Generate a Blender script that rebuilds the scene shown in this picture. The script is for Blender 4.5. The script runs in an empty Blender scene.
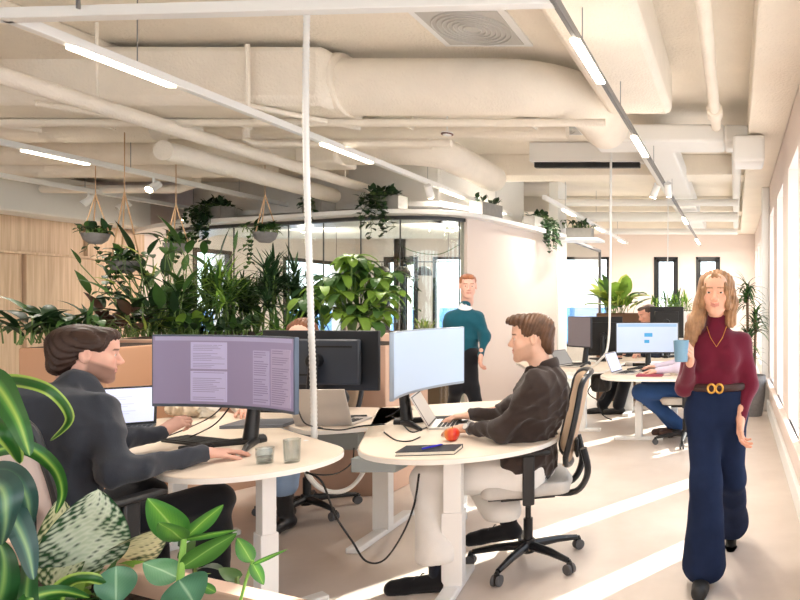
import bpy, math, random
import numpy as np
from mathutils import Vector, Matrix
R = math.radians
F = 650.0; CX = 735.0; CY = 303.0; CH = 1.45
C = bpy.context.scene.collection
rnd = random.Random(7)

def P(px, py, Y):
    return Vector(((px-CX)*Y/F, Y, CH-(py-CY)*Y/F))
def FL(px, py, z=0.0):
    Y = (CH-z)*F/(py-CY)
    return Vector(((px-CX)*Y/F, Y, z))
def lin(c):
    return tuple(((v/255)/12.92 if v/255 <= .04045 else ((v/255+.055)/1.055)**2.4) for v in c)

# ---------------------------------------------------------------- materials
MATS = {}
def mat(name, rgb, rough=.6, metal=0, var=0.0, vscale=6, bump=0, bscale=60, spec=.5, emit=None, estr=0, transl=0, attr=None, coat=0, sheen=0):
    if name in MATS: return MATS[name]
    m = bpy.data.materials.new(name); m.use_nodes = True
    nt = m.node_tree; nd = nt.nodes; lk = nt.links
    b = nd['Principled BSDF']; out = nd['Material Output']
    col = (*lin(rgb), 1)
    b.inputs['Base Color'].default_value = col
    b.inputs['Roughness'].default_value = rough
    b.inputs['Metallic'].default_value = metal
    b.inputs['Specular IOR Level'].default_value = spec
    if coat: b.inputs['Coat Weight'].default_value = coat
    if sheen: b.inputs['Sheen Weight'].default_value = sheen
    tc = nd.new('ShaderNodeTexCoord')
    src = None
    if attr:
        a = nd.new('ShaderNodeAttribute'); a.attribute_name = attr; src = a.outputs['Color']
        lk.new(src, b.inputs['Base Color'])
    if var:
        n = nd.new('ShaderNodeTexNoise'); n.inputs['Scale'].default_value = vscale; n.inputs['Detail'].default_value = 4
        lk.new(tc.outputs['Object'], n.inputs['Vector'])
        mr = nd.new('ShaderNodeMapRange'); mr.inputs['From Min'].default_value = .3; mr.inputs['From Max'].default_value = .7
        mr.inputs['To Min'].default_value = 1-var; mr.inputs['To Max'].default_value = 1+var
        lk.new(n.outputs['Fac'], mr.inputs['Value'])
        mx = nd.new('ShaderNodeVectorMath'); mx.operation = 'SCALE'
        if src: lk.new(src, mx.inputs[0])
        else: mx.inputs[0].default_value = col[:3]
        lk.new(mr.outputs[0], mx.inputs['Scale'])
        lk.new(mx.outputs[0], b.inputs['Base Color'])
    if bump:
        n2 = nd.new('ShaderNodeTexNoise'); n2.inputs['Scale'].default_value = bscale; n2.inputs['Detail'].default_value = 3
        lk.new(tc.outputs['Object'], n2.inputs['Vector'])
        bp = nd.new('ShaderNodeBump'); bp.inputs['Strength'].default_value = bump; bp.inputs['Distance'].default_value = .01
        lk.new(n2.outputs['Fac'], bp.inputs['Height']); lk.new(bp.outputs[0], b.inputs['Normal'])
    if emit:
        b.inputs['Emission Color'].default_value = (*lin(emit), 1); b.inputs['Emission Strength'].default_value = estr
    if transl:
        t = nd.new('ShaderNodeBsdfTranslucent'); mxs = nd.new('ShaderNodeMixShader'); mxs.inputs[0].default_value = transl
        c2 = b.inputs['Base Color']
        if c2.is_linked: lk.new(c2.links[0].from_socket, t.inputs[0])
        else: t.inputs[0].default_value = col
        lk.new(b.outputs[0], mxs.inputs[1]); lk.new(t.outputs[0], mxs.inputs[2]); lk.new(mxs.outputs[0], out.inputs['Surface'])
    MATS[name] = m
    return m

def glass_mat(name, tint=(250, 253, 252), refl=.05, rough=.0):
    m = bpy.data.materials.new(name); m.use_nodes = True
    nt = m.node_tree; nd = nt.nodes; lk = nt.links
    nd.remove(nd['Principled BSDF']); out = nd['Material Output']
    t = nd.new('ShaderNodeBsdfTransparent'); t.inputs[0].default_value = (*lin(tint), 1)
    g = nd.new('ShaderNodeBsdfGlossy'); g.inputs['Roughness'].default_value = rough
    fr = nd.new('ShaderNodeLayerWeight'); pw = nd.new('ShaderNodeMath'); pw.operation = 'POWER'; pw.inputs[1].default_value = 4
    mu = nd.new('ShaderNodeMath'); mu.operation = 'MULTIPLY_ADD'; mu.inputs[1].default_value = .7; mu.inputs[2].default_value = refl
    lk.new(fr.outputs['Facing'], pw.inputs[0]); lk.new(pw.outputs[0], mu.inputs[0])
    mx = nd.new('ShaderNodeMixShader'); lk.new(mu.outputs[0], mx.inputs[0])
    lk.new(t.outputs[0], mx.inputs[1]); lk.new(g.outputs[0], mx.inputs[2]); lk.new(mx.outputs[0], out.inputs['Surface'])
    MATS[name] = m
    return m

# ---------------------------------------------------------------- mesh builder
class MB:
    def __init__(s): s.v = []; s.f = []; s.m = []; s.c = []
    def add(s, vs, fs, mi=0):
        o = len(s.v); s.v += [tuple(v) for v in vs]; s.f += [tuple(i+o for i in f) for f in fs]; s.m += [mi]*len(fs); return s
    def box(s, x0, x1, y0, y1, z0, z1, mi=0, M=None):
        vs = [Vector((x, y, z)) for z in (z0, z1) for y in (y0, y1) for x in (x0, x1)]
        if M: vs = [M @ v for v in vs]
        return s.add(vs, [(0, 2, 3, 1), (4, 5, 7, 6), (0, 1, 5, 4), (2, 6, 7, 3), (0, 4, 6, 2), (1, 3, 7, 5)], mi)
    def tube(s, path, r, seg=12, mi=0, cap=True, flat=None):
        path = [Vector(p) for p in path]; n = len(path)
        rs = r if isinstance(r, (list, tuple)) else [r]*n
        u = None; rings = []
        for i, p in enumerate(path):
            d = (path[min(i+1, n-1)]-path[max(i-1, 0)]).normalized()
            if u is None:
                a = Vector((0, 0, 1)) if abs(d.z) < .9 else Vector((1, 0, 0))
                u = (a-d*a.dot(d)).normalized()
            else: u = (u-d*u.dot(d)).normalized()
            w = d.cross(u)
            k = flat or 1
            rings.append([p+(u*math.cos(t)*rs[i]*k+w*math.sin(t)*rs[i]) for t in [2*math.pi*j/seg for j in range(seg)]])
        vs = [v for g in rings for v in g]; fs = []
        for i in range(n-1):
            for j in range(seg):
                a = i*seg+j; b = i*seg+(j+1) % seg
                fs.append((a, b, b+seg, a+seg))
        if cap: fs += [tuple(range(seg-1, -1, -1)), tuple((n-1)*seg+j for j in range(seg))]
        return s.add(vs, fs, mi)
    def cyl(s, a, b, r, r2=None, seg=20, mi=0): return s.tube([a, b], [r, r if r2 is None else r2], seg, mi)
    def lathe(s, prof, c=(0, 0, 0), seg=28, mi=0, sx=1, sy=1, M=None):
        vs = []; fs = []; n = len(prof)
        for r, z in prof:
            for j in range(seg):
                t = 2*math.pi*j/seg; v = Vector((r*math.cos(t)*sx, r*math.sin(t)*sy, z))
                if M: v = M @ v
                vs.append(v+Vector(c))
        for i in range(n-1):
            for j in range(seg):
                a = i*seg+j; b = i*seg+(j+1) % seg; fs.append((a, b, b+seg, a+seg))
        if prof[0][0] > 1e-6: fs.append(tuple(range(seg-1, -1, -1)))
        if prof[-1][0] > 1e-6: fs.append(tuple((n-1)*seg+j for j in range(seg)))
        return s.add(vs, fs, mi)
    def prism(s, poly, z0, z1, mi=0, M=None):
        n = len(poly)
        vs = [Vector((x, y, z0)) for x, y in poly]+[Vector((x, y, z1)) for x, y in poly]
        if M: vs = [M @ v for v in vs]
        fs = [tuple(range(n-1, -1, -1)), tuple(range(n, 2*n))]+[(i, (i+1) % n, (i+1) % n+n, i+n) for i in range(n)]
        return s.add(vs, fs, mi)
    def sph(s, c, r, seg=16, mi=0, M=None):
        r = (r, r, r) if isinstance(r, (int, float)) else r
        prof = [(math.sin(math.pi*i/(seg//2)), -math.cos(math.pi*i/(seg//2))) for i in range(seg//2+1)]
        vs = []
        base = MB().lathe(prof, seg=seg)
        for v in base.v:
            w = Vector((v[0]*r[0], v[1]*r[1], v[2]*r[2]))
            if M: w = M @ w
            vs.append(w+Vector(c))
        return s.add(vs, base.f, mi)
    def build(s, name, mats, parent=None, bevel=0, smooth=35, loc=None, rotz=0, sub=0, solid=0):
        me = bpy.data.meshes.new(name); me.from_pydata(s.v, [], s.f)
        if not isinstance(mats, (list, tuple)): mats = [mats]
        for m in mats: me.materials.append(m)
        if len(mats) > 1: me.polygons.foreach_set('material_index', s.m)
        if s.c:
            ca = me.color_attributes.new('Col', 'FLOAT_COLOR', 'POINT')
            ca.data.foreach_set('color', np.array([(*c, 1) for c in s.c], dtype=np.float32).ravel())
        me.validate(); me.update()
        if smooth:
            me.polygons.foreach_set('use_smooth', [True]*len(me.polygons)); me.set_sharp_from_angle(angle=R(smooth))
        o = bpy.data.objects.new(name, me); C.objects.link(o)
        if parent: o.parent = parent
        if loc is not None: o.location = loc
        o.rotation_euler.z = rotz
        if solid:
            md = o.modifiers.new('so', 'SOLIDIFY'); md.thickness = solid
        if bevel:
            md = o.modifiers.new('bv', 'BEVEL'); md.width = bevel; md.segments = 2; md.limit_method = 'ANGLE'; md.angle_limit = R(40)
        if sub:
            md = o.modifiers.new('ss', 'SUBSURF'); md.levels = sub; md.render_levels = sub
        return o

def tag(o, label, cat, group=None, kind=None):
    o['label'] = label; o['category'] = cat
    if group: o['group'] = group
    if kind: o['kind'] = kind
    return o
def thing(name, label, cat, loc=(0, 0, 0), rotz=0, group=None):
    o = bpy.data.objects.new(name, None); C.objects.link(o); o.empty_display_size = .05
    o.location = loc; o.rotation_euler.z = rotz
    return tag(o, label, cat, group)
def struct(name, mb, m, **k):
    o = mb.build(name, m, **k); o['kind'] = 'structure'; return o
def dup(root, loc, rotz=None, label=None, scale=None):
    def cp(o, par):
        c = o.copy(); C.objects.link(c)
        if par: c.parent = par
        for ch in o.children: cp(ch, c)
        return c
    r = cp(root, None); r.location = loc
    if rotz is not None: r.rotation_euler.z = rotz
    if label: r['label'] = label
    if scale: r.scale = (scale,)*3
    return r
def arc(c, r, a0, a1, n, plane='xy'):
    o = []
    for i in range(n+1):
        t = R(a0+(a1-a0)*i/n); x, y = r*math.cos(t), r*math.sin(t)
        o.append(Vector(c)+(Vector((x, y, 0)) if plane == 'xy' else Vector((x, 0, y)) if plane == 'xz' else Vector((0, x, y))))
    return o
def spline(pts, n=10):
    pts = [Vector(p) for p in pts]; o = []
    q = [pts[0]]+pts+[pts[-1]]
    for i in range(1, len(q)-2):
        a, b, c, d = q[i-1:i+3]
        for k in range(n):
            t = k/n
            o.append(.5*((2*b)+(c-a)*t+(2*a-5*b+4*c-d)*t*t+(3*b-3*c+d-a)*t*t*t))
    o.append(pts[-1]); return o

# ---------------------------------------------------------------- implicit surfaces (smooth unions -> one continuous skin)
class SDF:
    def __init__(s): s.p = []
    def rc(s, a, b, r1, r2=None, k=.02, op='u', sq=None):
        s.p.append(('rc', np.array(a, float), np.array(b, float), r1, r1 if r2 is None else r2, k, op, sq)); return s
    def el(s, c, r, k=.02, op='u', rot=None):
        r = (r, r, r) if isinstance(r, (int, float)) else r
        s.p.append(('el', np.array(c, float), np.array(r, float), rot, 0, k, op, None)); return s
    def chain(s, pts, rs, k=.02, op='u'):
        for i in range(len(pts)-1): s.rc(pts[i], pts[i+1], rs[i], rs[i+1], k, op)
        return s
    def ev(s, X):
        D = None
        for t, a, b, r1, r2, k, op, sq in s.p:
            if t == 'rc':
                ba = b-a; L = max(float(ba@ba), 1e-9); pa = X-a
                h = np.clip((pa@ba)/L, 0, 1); q = pa-h[:, None]*ba
                if sq is not None:
                    n = np.array(sq[:3], float); n /= np.linalg.norm(n); q = q+np.outer(q@n, n)*(sq[3]-1)
                d = np.sqrt((q*q).sum(1))-(r1+(r2-r1)*h)
                if sq is not None: d = d/max(sq[3], 1)*1.0 if sq[3] > 1 else d
            else:
                q = X-a
                if r1 is not None: q = q@np.array(r1)
                k0 = np.sqrt(((q/b)**2).sum(1)); k1 = np.sqrt(((q/b**2)**2).sum(1))+1e-9
                d = k0*(k0-1)/k1
            if D is None: D = d
            elif op == 'u':
                h = np.maximum(k-np.abs(D-d), 0)/k; D = np.minimum(D, d)-h*h*k/4
            elif op == 's':
                d = -d; h = np.maximum(k-np.abs(D-d), 0)/k; D = np.maximum(D, d)+h*h*k/4
            else:
                h = np.maximum(k-np.abs(D-d), 0)/k; D = np.maximum(D, d)+h*h*k/4
        return D
    def bounds(s):
        lo = np.full(3, 1e9); hi = -lo
        for t, a, b, r1, r2, k, op, sq in s.p:
            if op != 'u': continue
            if t == 'rc':
                m = max(r1, r2); lo = np.minimum(lo, np.minimum(a, b)-m); hi = np.maximum(hi, np.maximum(a, b)+m)
            else:
                m = b.max(); lo = np.minimum(lo, a-m); hi = np.maximum(hi, a+m)
        return lo, hi
    def mesh(s, h=.012, disp=None, pad=.02, cut=None):
        lo, hi = s.bounds(); lo = lo-pad; hi = hi+pad
        n = np.ceil((hi-lo)/h).astype(int)+1
        gx, gy, gz = [lo[i]+h*np.arange(n[i]) for i in range(3)]
        G = np.stack(np.meshgrid(gx, gy, gz, indexing='ij'), -1).reshape(-1, 3)
        V = np.empty(len(G))
        for i in range(0, len(G), 400000):
            g = G[i:i+400000]; d = s.ev(g)
            if disp is not None: d = d+disp(g)
            if cut is not None: d = np.maximum(d, cut(g))
            V[i:i+400000] = d
        V = V.reshape(n); S = V < 0
        nx, ny, nz = n-1
        cnt = np.zeros((nx, ny, nz)); acc = np.zeros((nx, ny, nz, 3))
        corners = [(i, j, k) for i in (0, 1) for j in (0, 1) for k in (0, 1)]
        sl = lambda c: (slice(c[0], c[0]+nx), slice(c[1], c[1]+ny), slice(c[2], c[2]+nz))
        for a in corners:
            for ax in range(3):
                if a[ax]: continue
                b = list(a); b[ax] = 1
                va, vb = V[sl(a)], V[sl(b)]; m = (va < 0) != (vb < 0)
                t = np.where(m, va/np.where(m, va-vb, 1), 0)
                cnt += m
                for q in range(3):
                    acc[..., q] += m*((a[q]+t) if q == ax else a[q])
        act = cnt > 0; idx = -np.ones(act.shape, int); idx[act] = np.arange(act.sum())
        cells = np.argwhere(act); verts = lo+h*(cells+acc[act]/cnt[act][:, None])
        faces = []
        for ax in range(3):
            a = [slice(None)]*3; b = [slice(None)]*3; a[ax] = slice(0, -1); b[ax] = slice(1, None)
            m = S[tuple(a)] != S[tuple(b)]
            e = np.argwhere(m); u, w = [(1, 2), (2, 0), (0, 1)][ax]
            ok = (e[:, u] > 0) & (e[:, w] > 0) & (e[:, u] < n[u]-1) & (e[:, w] < n[w]-1); e = e[ok]
            if not len(e): continue
            inside = S[tuple(e.T)]
            def g(du, dw):
                c = e.copy(); c[:, u] -= du; c[:, w] -= dw; return idx[tuple(c.T)]
            q = np.stack([g(0, 0), g(1, 0), g(1, 1), g(0, 1)], 1)
            q[~inside] = q[~inside][:, ::-1]
            faces.append(q)
        return verts, np.concatenate(faces)

def xf(verts, M):
    A = np.array(M); return verts@A[:3, :3].T+A[:3, 3]
def npmesh(name, pieces, mats, parent=None, origin=(0, 0, 0), smooth=True):
    """pieces: list of (verts, faces, colours or None, material index) joined in one mesh"""
    V = []; Fc = []; Co = []; Mi = []; o = 0; anyc = any(p[2] is not None for p in pieces)
    for v, f, c, mi in pieces:
        V.append(v); Fc.append(f+o); o += len(v); Mi.append(np.full(len(f), mi))
        if anyc: Co.append(c if c is not None else np.tile([.5, .4, .35], (len(v), 1)))
    V = np.concatenate(V)-np.array(origin); Fc = np.concatenate(Fc); Mi = np.concatenate(Mi)
    me = bpy.data.meshes.new(name)
    me.vertices.add(len(V)); me.vertices.foreach_set('co', V.astype(np.float32).ravel())
    me.loops.add(len(Fc)*4); me.loops.foreach_set('vertex_index', Fc.astype(np.int32).ravel())
    me.polygons.add(len(Fc)); me.polygons.foreach_set('loop_start', np.arange(0, len(Fc)*4, 4, dtype=np.int32))
    for m in (mats if isinstance(mats, (list, tuple)) else [mats]): me.materials.append(m)
    me.polygons.foreach_set('material_index', Mi.astype(np.int32))
    me.update(calc_edges=True); me.validate()
    if smooth: me.polygons.foreach_set('use_smooth', [True]*len(me.polygons))
    if anyc:
        Co = np.concatenate(Co); ca = me.color_attributes.new('Col', 'FLOAT_COLOR', 'POINT')
        ca.data.foreach_set('color', np.concatenate([Co, np.ones((len(Co), 1))], 1).astype(np.float32).ravel())
    ob = bpy.data.objects.new(name, me); C.objects.link(ob)
    if parent: ob.parent = parent
    return ob
def folds(amp, sc=18, seed=0, st=(1, 1, 1)):
    r = np.random.RandomState(seed); W = r.randn(7, 3)*sc*np.array(st); ph = r.rand(7)*6.28
    def f(X):
        o = np.zeros(len(X)); q = X+.03*np.sin(X[:, [1, 2, 0]]*sc*.6+seed)
        for w, p in zip(W, ph): o += 1.6*np.abs(np.sin((q@w+p)*.5))**.7-1.0
        return o*amp/2.2
    return f
# ---------------------------------------------------------------- palette
M_ceil = mat('ceiling_spray', (243, 234, 220), .95, var=.035, vscale=2.5, bump=.9, bscale=45, spec=.1)
M_duct = mat('duct_spray', (244, 235, 222), .9, var=.03, vscale=5, bump=.7, bscale=60, spec=.15)
M_wallr = mat('wall_rose', (229, 215, 207), .85, var=.012, vscale=2, spec=.2)
M_white = mat('wall_white', (236, 234, 230), .8, var=.01, vscale=2, spec=.2)
M_wpaint = mat('white_lacquer', (240, 240, 238), .35)
M_blackf = mat('black_frame', (22, 23, 25), .4)
M_black = mat('black_plastic', (20, 20, 22), .5)
M_blackm = mat('black_satin', (27, 28, 31), .35)
M_grey = mat('grey_metal', (150, 152, 155), .35, metal=.8)
M_alu = mat('aluminium', (205, 205, 208), .3, metal=.6)
M_glass = glass_mat('pane_glass')
M_glassc = glass_mat('partition_glass', (242, 248, 246), .07)
M_wood = mat('oak_top', (228, 212, 194), .5, var=.03, vscale=3, spec=.3)
M_edge = mat('edge_band', (245, 240, 232), .45)
M_concrete = mat('grey_concrete', (140, 136, 132), .85, var=.08, vscale=25, bump=.2)
M_soil = mat('soil', (58, 42, 32), .95, var=.3, vscale=60, bump=.8, bscale=90)
M_planter = mat('planter_metal', (204, 170, 148), .55, var=.01)

def wood_panel():
    m = bpy.data.materials.new('oak_panel'); m.use_nodes = True; nt = m.node_tree; nd = nt.nodes; lk = nt.links
    b = nd['Principled BSDF']; tc = nd.new('ShaderNodeTexCoord'); mp = nd.new('ShaderNodeMapping'); mp.inputs['Scale'].default_value = (14, 14, .5)
    n = nd.new('ShaderNodeTexNoise'); n.inputs['Scale'].default_value = 2.2; n.inputs['Detail'].default_value = 6; n.inputs['Distortion'].default_value = .8
    cr = nd.new('ShaderNodeValToRGB'); cr.color_ramp.elements[0].color = (*lin((200, 168, 138)), 1); cr.color_ramp.elements[1].color = (*lin((224, 196, 168)), 1)
    cr.color_ramp.elements[0].position = .35; cr.color_ramp.elements[1].position = .65
    lk.new(tc.outputs['Object'], mp.inputs[0]); lk.new(mp.outputs[0], n.inputs['Vector']); lk.new(n.outputs['Fac'], cr.inputs[0]); lk.new(cr.outputs[0], b.inputs['Base Color'])
    b.inputs['Roughness'].default_value = .55
    return m
M_panel = wood_panel()
def floor_mat():
    m = bpy.data.materials.new('poured_floor'); m.use_nodes = True; nt = m.node_tree; nd = nt.nodes; lk = nt.links
    b = nd['Principled BSDF']; tc = nd.new('ShaderNodeTexCoord')
    n = nd.new('ShaderNodeTexNoise'); n.inputs['Scale'].default_value = 1.6; n.inputs['Detail'].default_value = 8; n.inputs['Roughness'].default_value = .6
    cr = nd.new('ShaderNodeValToRGB'); e = cr.color_ramp.elements
    e[0].color = (*lin((204, 190, 178)), 1); e[1].color = (*lin((222, 209, 198)), 1); e[0].position = .3; e[1].position = .7
    lk.new(tc.outputs['Object'], n.inputs['Vector']); lk.new(n.outputs['Fac'], cr.inputs[0]); lk.new(cr.outputs[0], b.inputs['Base Color'])
    n2 = nd.new('ShaderNodeTexNoise'); n2.inputs['Scale'].default_value = 3; n2.inputs['Detail'].default_value = 5
    mr = nd.new('ShaderNodeMapRange'); mr.inputs['To Min'].default_value = .28; mr.inputs['To Max'].default_value = .5
    lk.new(tc.outputs['Object'], n2.inputs['Vector']); lk.new(n2.outputs['Fac'], mr.inputs[0]); lk.new(mr.outputs[0], b.inputs['Roughness'])
    b.inputs['Specular IOR Level'].default_value = .4
    return m
M_floor = floor_mat()

# ---------------------------------------------------------------- shell
XL, XR, YB, YF, ZC = -8.76, .46, 15.0, -5.0, 3.35
TH = .40
struct('floor', MB().box(XL-.3, XR+TH, YF-.3, YB+.3, -.2, 0), M_floor)
ce = MB().box(XL-.3, XR+TH, YF-.3, YB+.3, ZC, ZC+.25)
struct('ceiling', ce, M_ceil)
# ceiling beams running across, and one along the window wall
bm = MB()
for y in (1.3, 8.3, 11.6): bm.box(XL, XR, y, y+.45, 3.08, ZC)
bm.box(XL, XR, 14.2, YB, 3.04, ZC)
bm.box(.12, XR, YF, 14.2, 3.0, ZC)
bm.box(-5.35, -4.55, YF, 8.3, 3.2, ZC)
struct('trim_1', bm, M_ceil, bevel=.015)
# right wall with slit windows in deep reveals
wy = [(.22+1.5*k, 1.10+1.5*k) for k in range(-3, 10)]
WZ0, WZ1 = .45, 2.6
w = MB(); y = YF-.3
for a, b in wy+[(YB+.3, None)]:
    w.box(XR, XR+TH, y, a, 0, ZC)
    if b: w.box(XR, XR+TH, a, b, 0, WZ0); w.box(XR, XR+TH, a, b, WZ1, ZC); y = b
struct('wall_right', w, M_wallr)
for i, (a, b) in enumerate(wy):
    if a < .5: continue
    f = MB(); x0, x1 = XR+TH-.07, XR+TH-.01
    f.box(x0, x1, a, a+.035, WZ0, WZ1); f.box(x0, x1, b-.035, b, WZ0, WZ1); f.box(x0, x1, a, b, WZ0, WZ0+.035); f.box(x0, x1, a, b, WZ1-.035, WZ1)
    fo = f.build('window_%d' % (i+1), M_wpaint); fo['kind'] = 'structure'
    MB().box(x0+.02, x0+.03, a+.03, b-.03, WZ0+.03, WZ1-.03).build('glass_pane', M_glass, fo)
# white sill box along the wall, low skirting
struct('baseboard_right', MB().box(XR-.035, XR, YF, YB, 0, .16), M_wpaint, bevel=.006)
struct('trim_2', MB().box(XR-.05, XR+.02, YF, YB, .40, .45), M_wallr, bevel=.006)
# white service riser against the right wall
struct('trim_3', MB().box(.36, XR, 8.70, 8.86, 0, 3.0), M_white, bevel=.01)
# left wall: oak panels with upper white bulkhead
lw = MB().box(XL-.3, XL, YF-.3, 10.5, 0, ZC).box(XL-.3, XL, 11.3, 12.6, 0, ZC).box(XL-.3, XL, 14.6, YB+.3, 0, ZC)
for a, c in ((10.5, 11.3), (12.6, 14.6)): lw.box(XL-.3, XL, a, c, 0, .45).box(XL-.3, XL, a, c, 2.35, ZC)
struct('wall_left', lw, M_wallr)
for i, (a, c) in enumerate(((10.5, 11.3), (12.6, 14.6))):
    fo = MB(); 
    for (u, v, z0, z1) in ((a, a+.07, .45, 2.35), (c-.07, c, .45, 2.35), (a, c, .45, .52), (a, c, 2.28, 2.35)): fo.box(XL-.06, XL+.02, u, v, z0, z1)
    fo = fo.build('window_%d' % (51+i), M_blackf); fo['kind'] = 'structure'
    MB().box(XL-.03, XL-.02, a+.07, c-.07, .5, 2.3).build('glass_pane', M_glass, fo)
pn = MB()
yy = [-5, -2.8, -1.6, .6, 1.8, 4, 5.2, 7.2, 7.95, 8.7, 9.55]
for i in range(len(yy)-1):
    d = .05 if i % 2 else .09
    pn.box(XL, XL+d, yy[i]+.006, yy[i+1]-.006, .1, 2.05); d2 = .09 if i % 2 else .05
    pn.box(XL, XL+d2, yy[i]+.006, yy[i+1]-.006, 2.07, 2.5)
struct('trim_4', pn, M_panel, bevel=.003)
struct('trim_5', MB().box(XL, XL+.13, YF, 9.55, 2.045, 2.075), M_panel, bevel=.003)
struct('trim_6', MB().box(XL, XL+.5, YF, 9.2, 2.5, 3.0), M_white, bevel=.02)
struct('baseboard_left', MB().box(XL, XL+.1, YF, 9.55, 0, .1), M_panel)
# back wall with windows
def bx(px): return (px-CX)*YB/F
def bz(py): return CH-(py-CY)*YB/F
wins = [(-8.1, -7.6), (bx(394), bx(418)), (bx(433), bx(464)), (bx(478), bx(500)), (bx(562), bx(609)), (bx(654), bx(678)), (bx(696), bx(720))]
WB = [.45]*7; WT = bz(257)
b = MB(); x = XL-.3
for (a, c), z0 in zip(wins+[(XR+TH, None)], WB+[0]):
    b.box(x, a, YB, YB+.3, 0, ZC)
    if c is not None: b.box(a, c, YB, YB+.3, 0, z0); b.box(a, c, YB, YB+.3, WT, ZC); x = c
struct('wall_back', b, M_wallr)
for i, (a, c) in enumerate(wins):
    f = MB(); y0, y1 = YB-.02, YB+.08; t = .055
    for (u0, u1, v0, v1) in ((a, a+t, .45, WT), (c-t, c, .45, WT), (a, c, .45, .45+t), (a, c, WT-t, WT)): f.box(u0, u1, y0, y1, v0, v1)
    if c-a < .7 :
        for (u0, u1, v0, v1) in ((a+t, a+2*t, .5, WT-t), (c-2*t, c-t, .5, WT-t), (a+t, c-t, .5, .5+t), (a+t, c-t, WT-2*t, WT-t)): f.box(u0, u1, y0+.02, y1, v0, v1)
    fo = f.build('window_%d' % (i+21), M_blackf); fo['kind'] = 'structure'
    MB().box(a+t, c-t, y0+.04, y0+.05, .5, WT-t).build('glass_pane', M_glass, fo)
    if c-a < .7: MB().box(a+1.2*t, a+1.8*t, y0-.02, y0+.02, 1.0, 1.16).build('window_handle', M_grey, fo)
struct('baseboard_back', MB().box(XL, XR, YB-.02, YB, 0, .12), M_white)
# front wall (unseen, behind the camera): glazing added to let in fill light
fw = MB().box(XL-.3, XR+TH, YF-.3, YF, 0, .4).box(XL-.3, XR+TH, YF-.3, YF, 3.0, ZC)
for k in range(8): xx = XL-.3+k*(XR+TH-XL+.3-.3)/7; fw.box(xx, xx+.3, YF-.3, YF, .4, 3.0)
struct('wall_front', fw, M_wallr)
for k in range(7):
    g0 = XL+k*(XR+TH-XL)/7+.02; fo = MB().box(g0, g0+.05, YF-.2, YF-.14, .4, 3.0).build('window_%d' % (k+41), M_blackf); fo['kind'] = 'structure'
    MB().box(g0+.05, g0+1.1, YF-.18, YF-.17, .4, 3.0).build('glass_pane', M_glass, fo)
# the land far below the office tower, distance haze put into its blue
struct('ground', MB().box(-4000, 4000, 60, 9000, -61, -60), mat('hazed_land', (96, 128, 168), .95, var=.35, vscale=.006, spec=0))

# ---------------------------------------------------------------- the rounded meeting room
ctl = [(-8.70, 9.6), (-7.6, 8.75), (-6.4, 8.22), (-5.3, 7.86), (-4.5, 7.55), (-3.95, 7.42), (-3.5, 7.44), (-3.2, 7.62), (-3.06, 8.0), (-2.92, 8.8), (-2.74, 10.0)]
path = [Vector((p.x, p.y)) for p in spline([(x, y, 0) for x, y in ctl], 5)]
def offs(path, d):
    o = []
    for i, p in enumerate(path):
        t = (path[min(i+1, len(path)-1)]-path[max(i-1, 0)]).normalized(); o.append(p+Vector((t.y, -t.x))*d)
    return o
def band(mb, pth, d0, d1, z0, z1, i0=0, i1=None):
    a = offs(pth, d0)[i0:i1]; c = offs(pth, d1)[i0:i1]
    return mb.prism([tuple(v) for v in a]+[tuple(v) for v in reversed(c)], z0, z1)
def band_quads(pth, d0, d1, z0, z1, i0=0, i1=None):
    a = offs(pth, d0)[i0:i1]; c = offs(pth, d1)[i0:i1]; mb = MB(); n = len(a)
    vs = []
    for p, q in zip(a, c): vs += [(p.x, p.y, z0), (q.x, q.y, z0), (q.x, q.y, z1), (p.x, p.y, z1)]
    fs = []
    for i in range(n-1):
        for j in range(4): k = i*4+j; l = i*4+(j+1) % 4; fs.append((k, k+4, l+4, l))
    fs += [(0, 1, 2, 3), ((n-1)*4+3, (n-1)*4+2, (n-1)*4+1, (n-1)*4)]
    return mb.add(vs, fs)
def pidx(px):
    return min(range(len(path)), key=lambda i: abs(CX+path[i].x/path[i].y*F-px))
iw = pidx(466)
SH = 2.50
struct('wall_partition', band_quads(path, -.12, 0, 0, SH-.04, iw), M_wallr)
struct('trim_7', band_quads(path, -.66, -.54, SH+.02, ZC), M_white)                          # bulkhead above the ledge
struct('trim_8', band_quads(path, -.68, .16, SH-.05, SH), M_wpaint, bevel=.006)                # ledge
M_mull = mat('mullion', (60, 62, 64), .4)
gw = band_quads(path, -.07, -.055, .06, SH-.09, 4, iw+1).build('window_60', M_glassc); gw['kind'] = 'structure'
fr = MB()
band_quads(path, -.09, -.03, SH-.09, SH-.05, 4, iw+1).build('head_rail', M_mull, gw)
band_quads(path, -.09, -.03, 0, .06, 4, iw+1).build('floor_rail', M_mull, gw)
for px in (160, 232, 282, 318, 360, 401, 463):
    p = offs(path, -.06)[pidx(px)]
    MB().box(p.x-.006, p.x+.006, p.y-.006, p.y+.006, .06, SH-.09).build('mullion', M_mull, gw)
# end wall of the meeting room and inner walls
struct('wall_partition_end', MB().box(-2.86, -2.72, 10.0, 10.5, 0, ZC), M_white)
e = MB().box(-2.80, -2.785, 10.5, 13.4, 0, SH).build('window_61', M_glassc); e['kind'] = 'structure'
MB().box(-2.82, -2.77, 13.4, 13.46, 0, SH).build('mullion', M_mull, e)
MB().box(-2.82, -2.77, 10.5, 13.46, SH, SH+.05).build('head_rail', M_mull, e)
struct('ceiling_meeting', MB().prism([(-8.7, 9.9), (-7.6, 9.05), (-6.4, 8.5), (-5.3, 8.15), (-4.0, 7.7), (-3.5, 7.7), (-3.3, 8.2), (-3.0, 10.4), (-3.0, 11.6), (-8.7, 11.6)], SH+.1, SH+.16), M_white)

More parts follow.
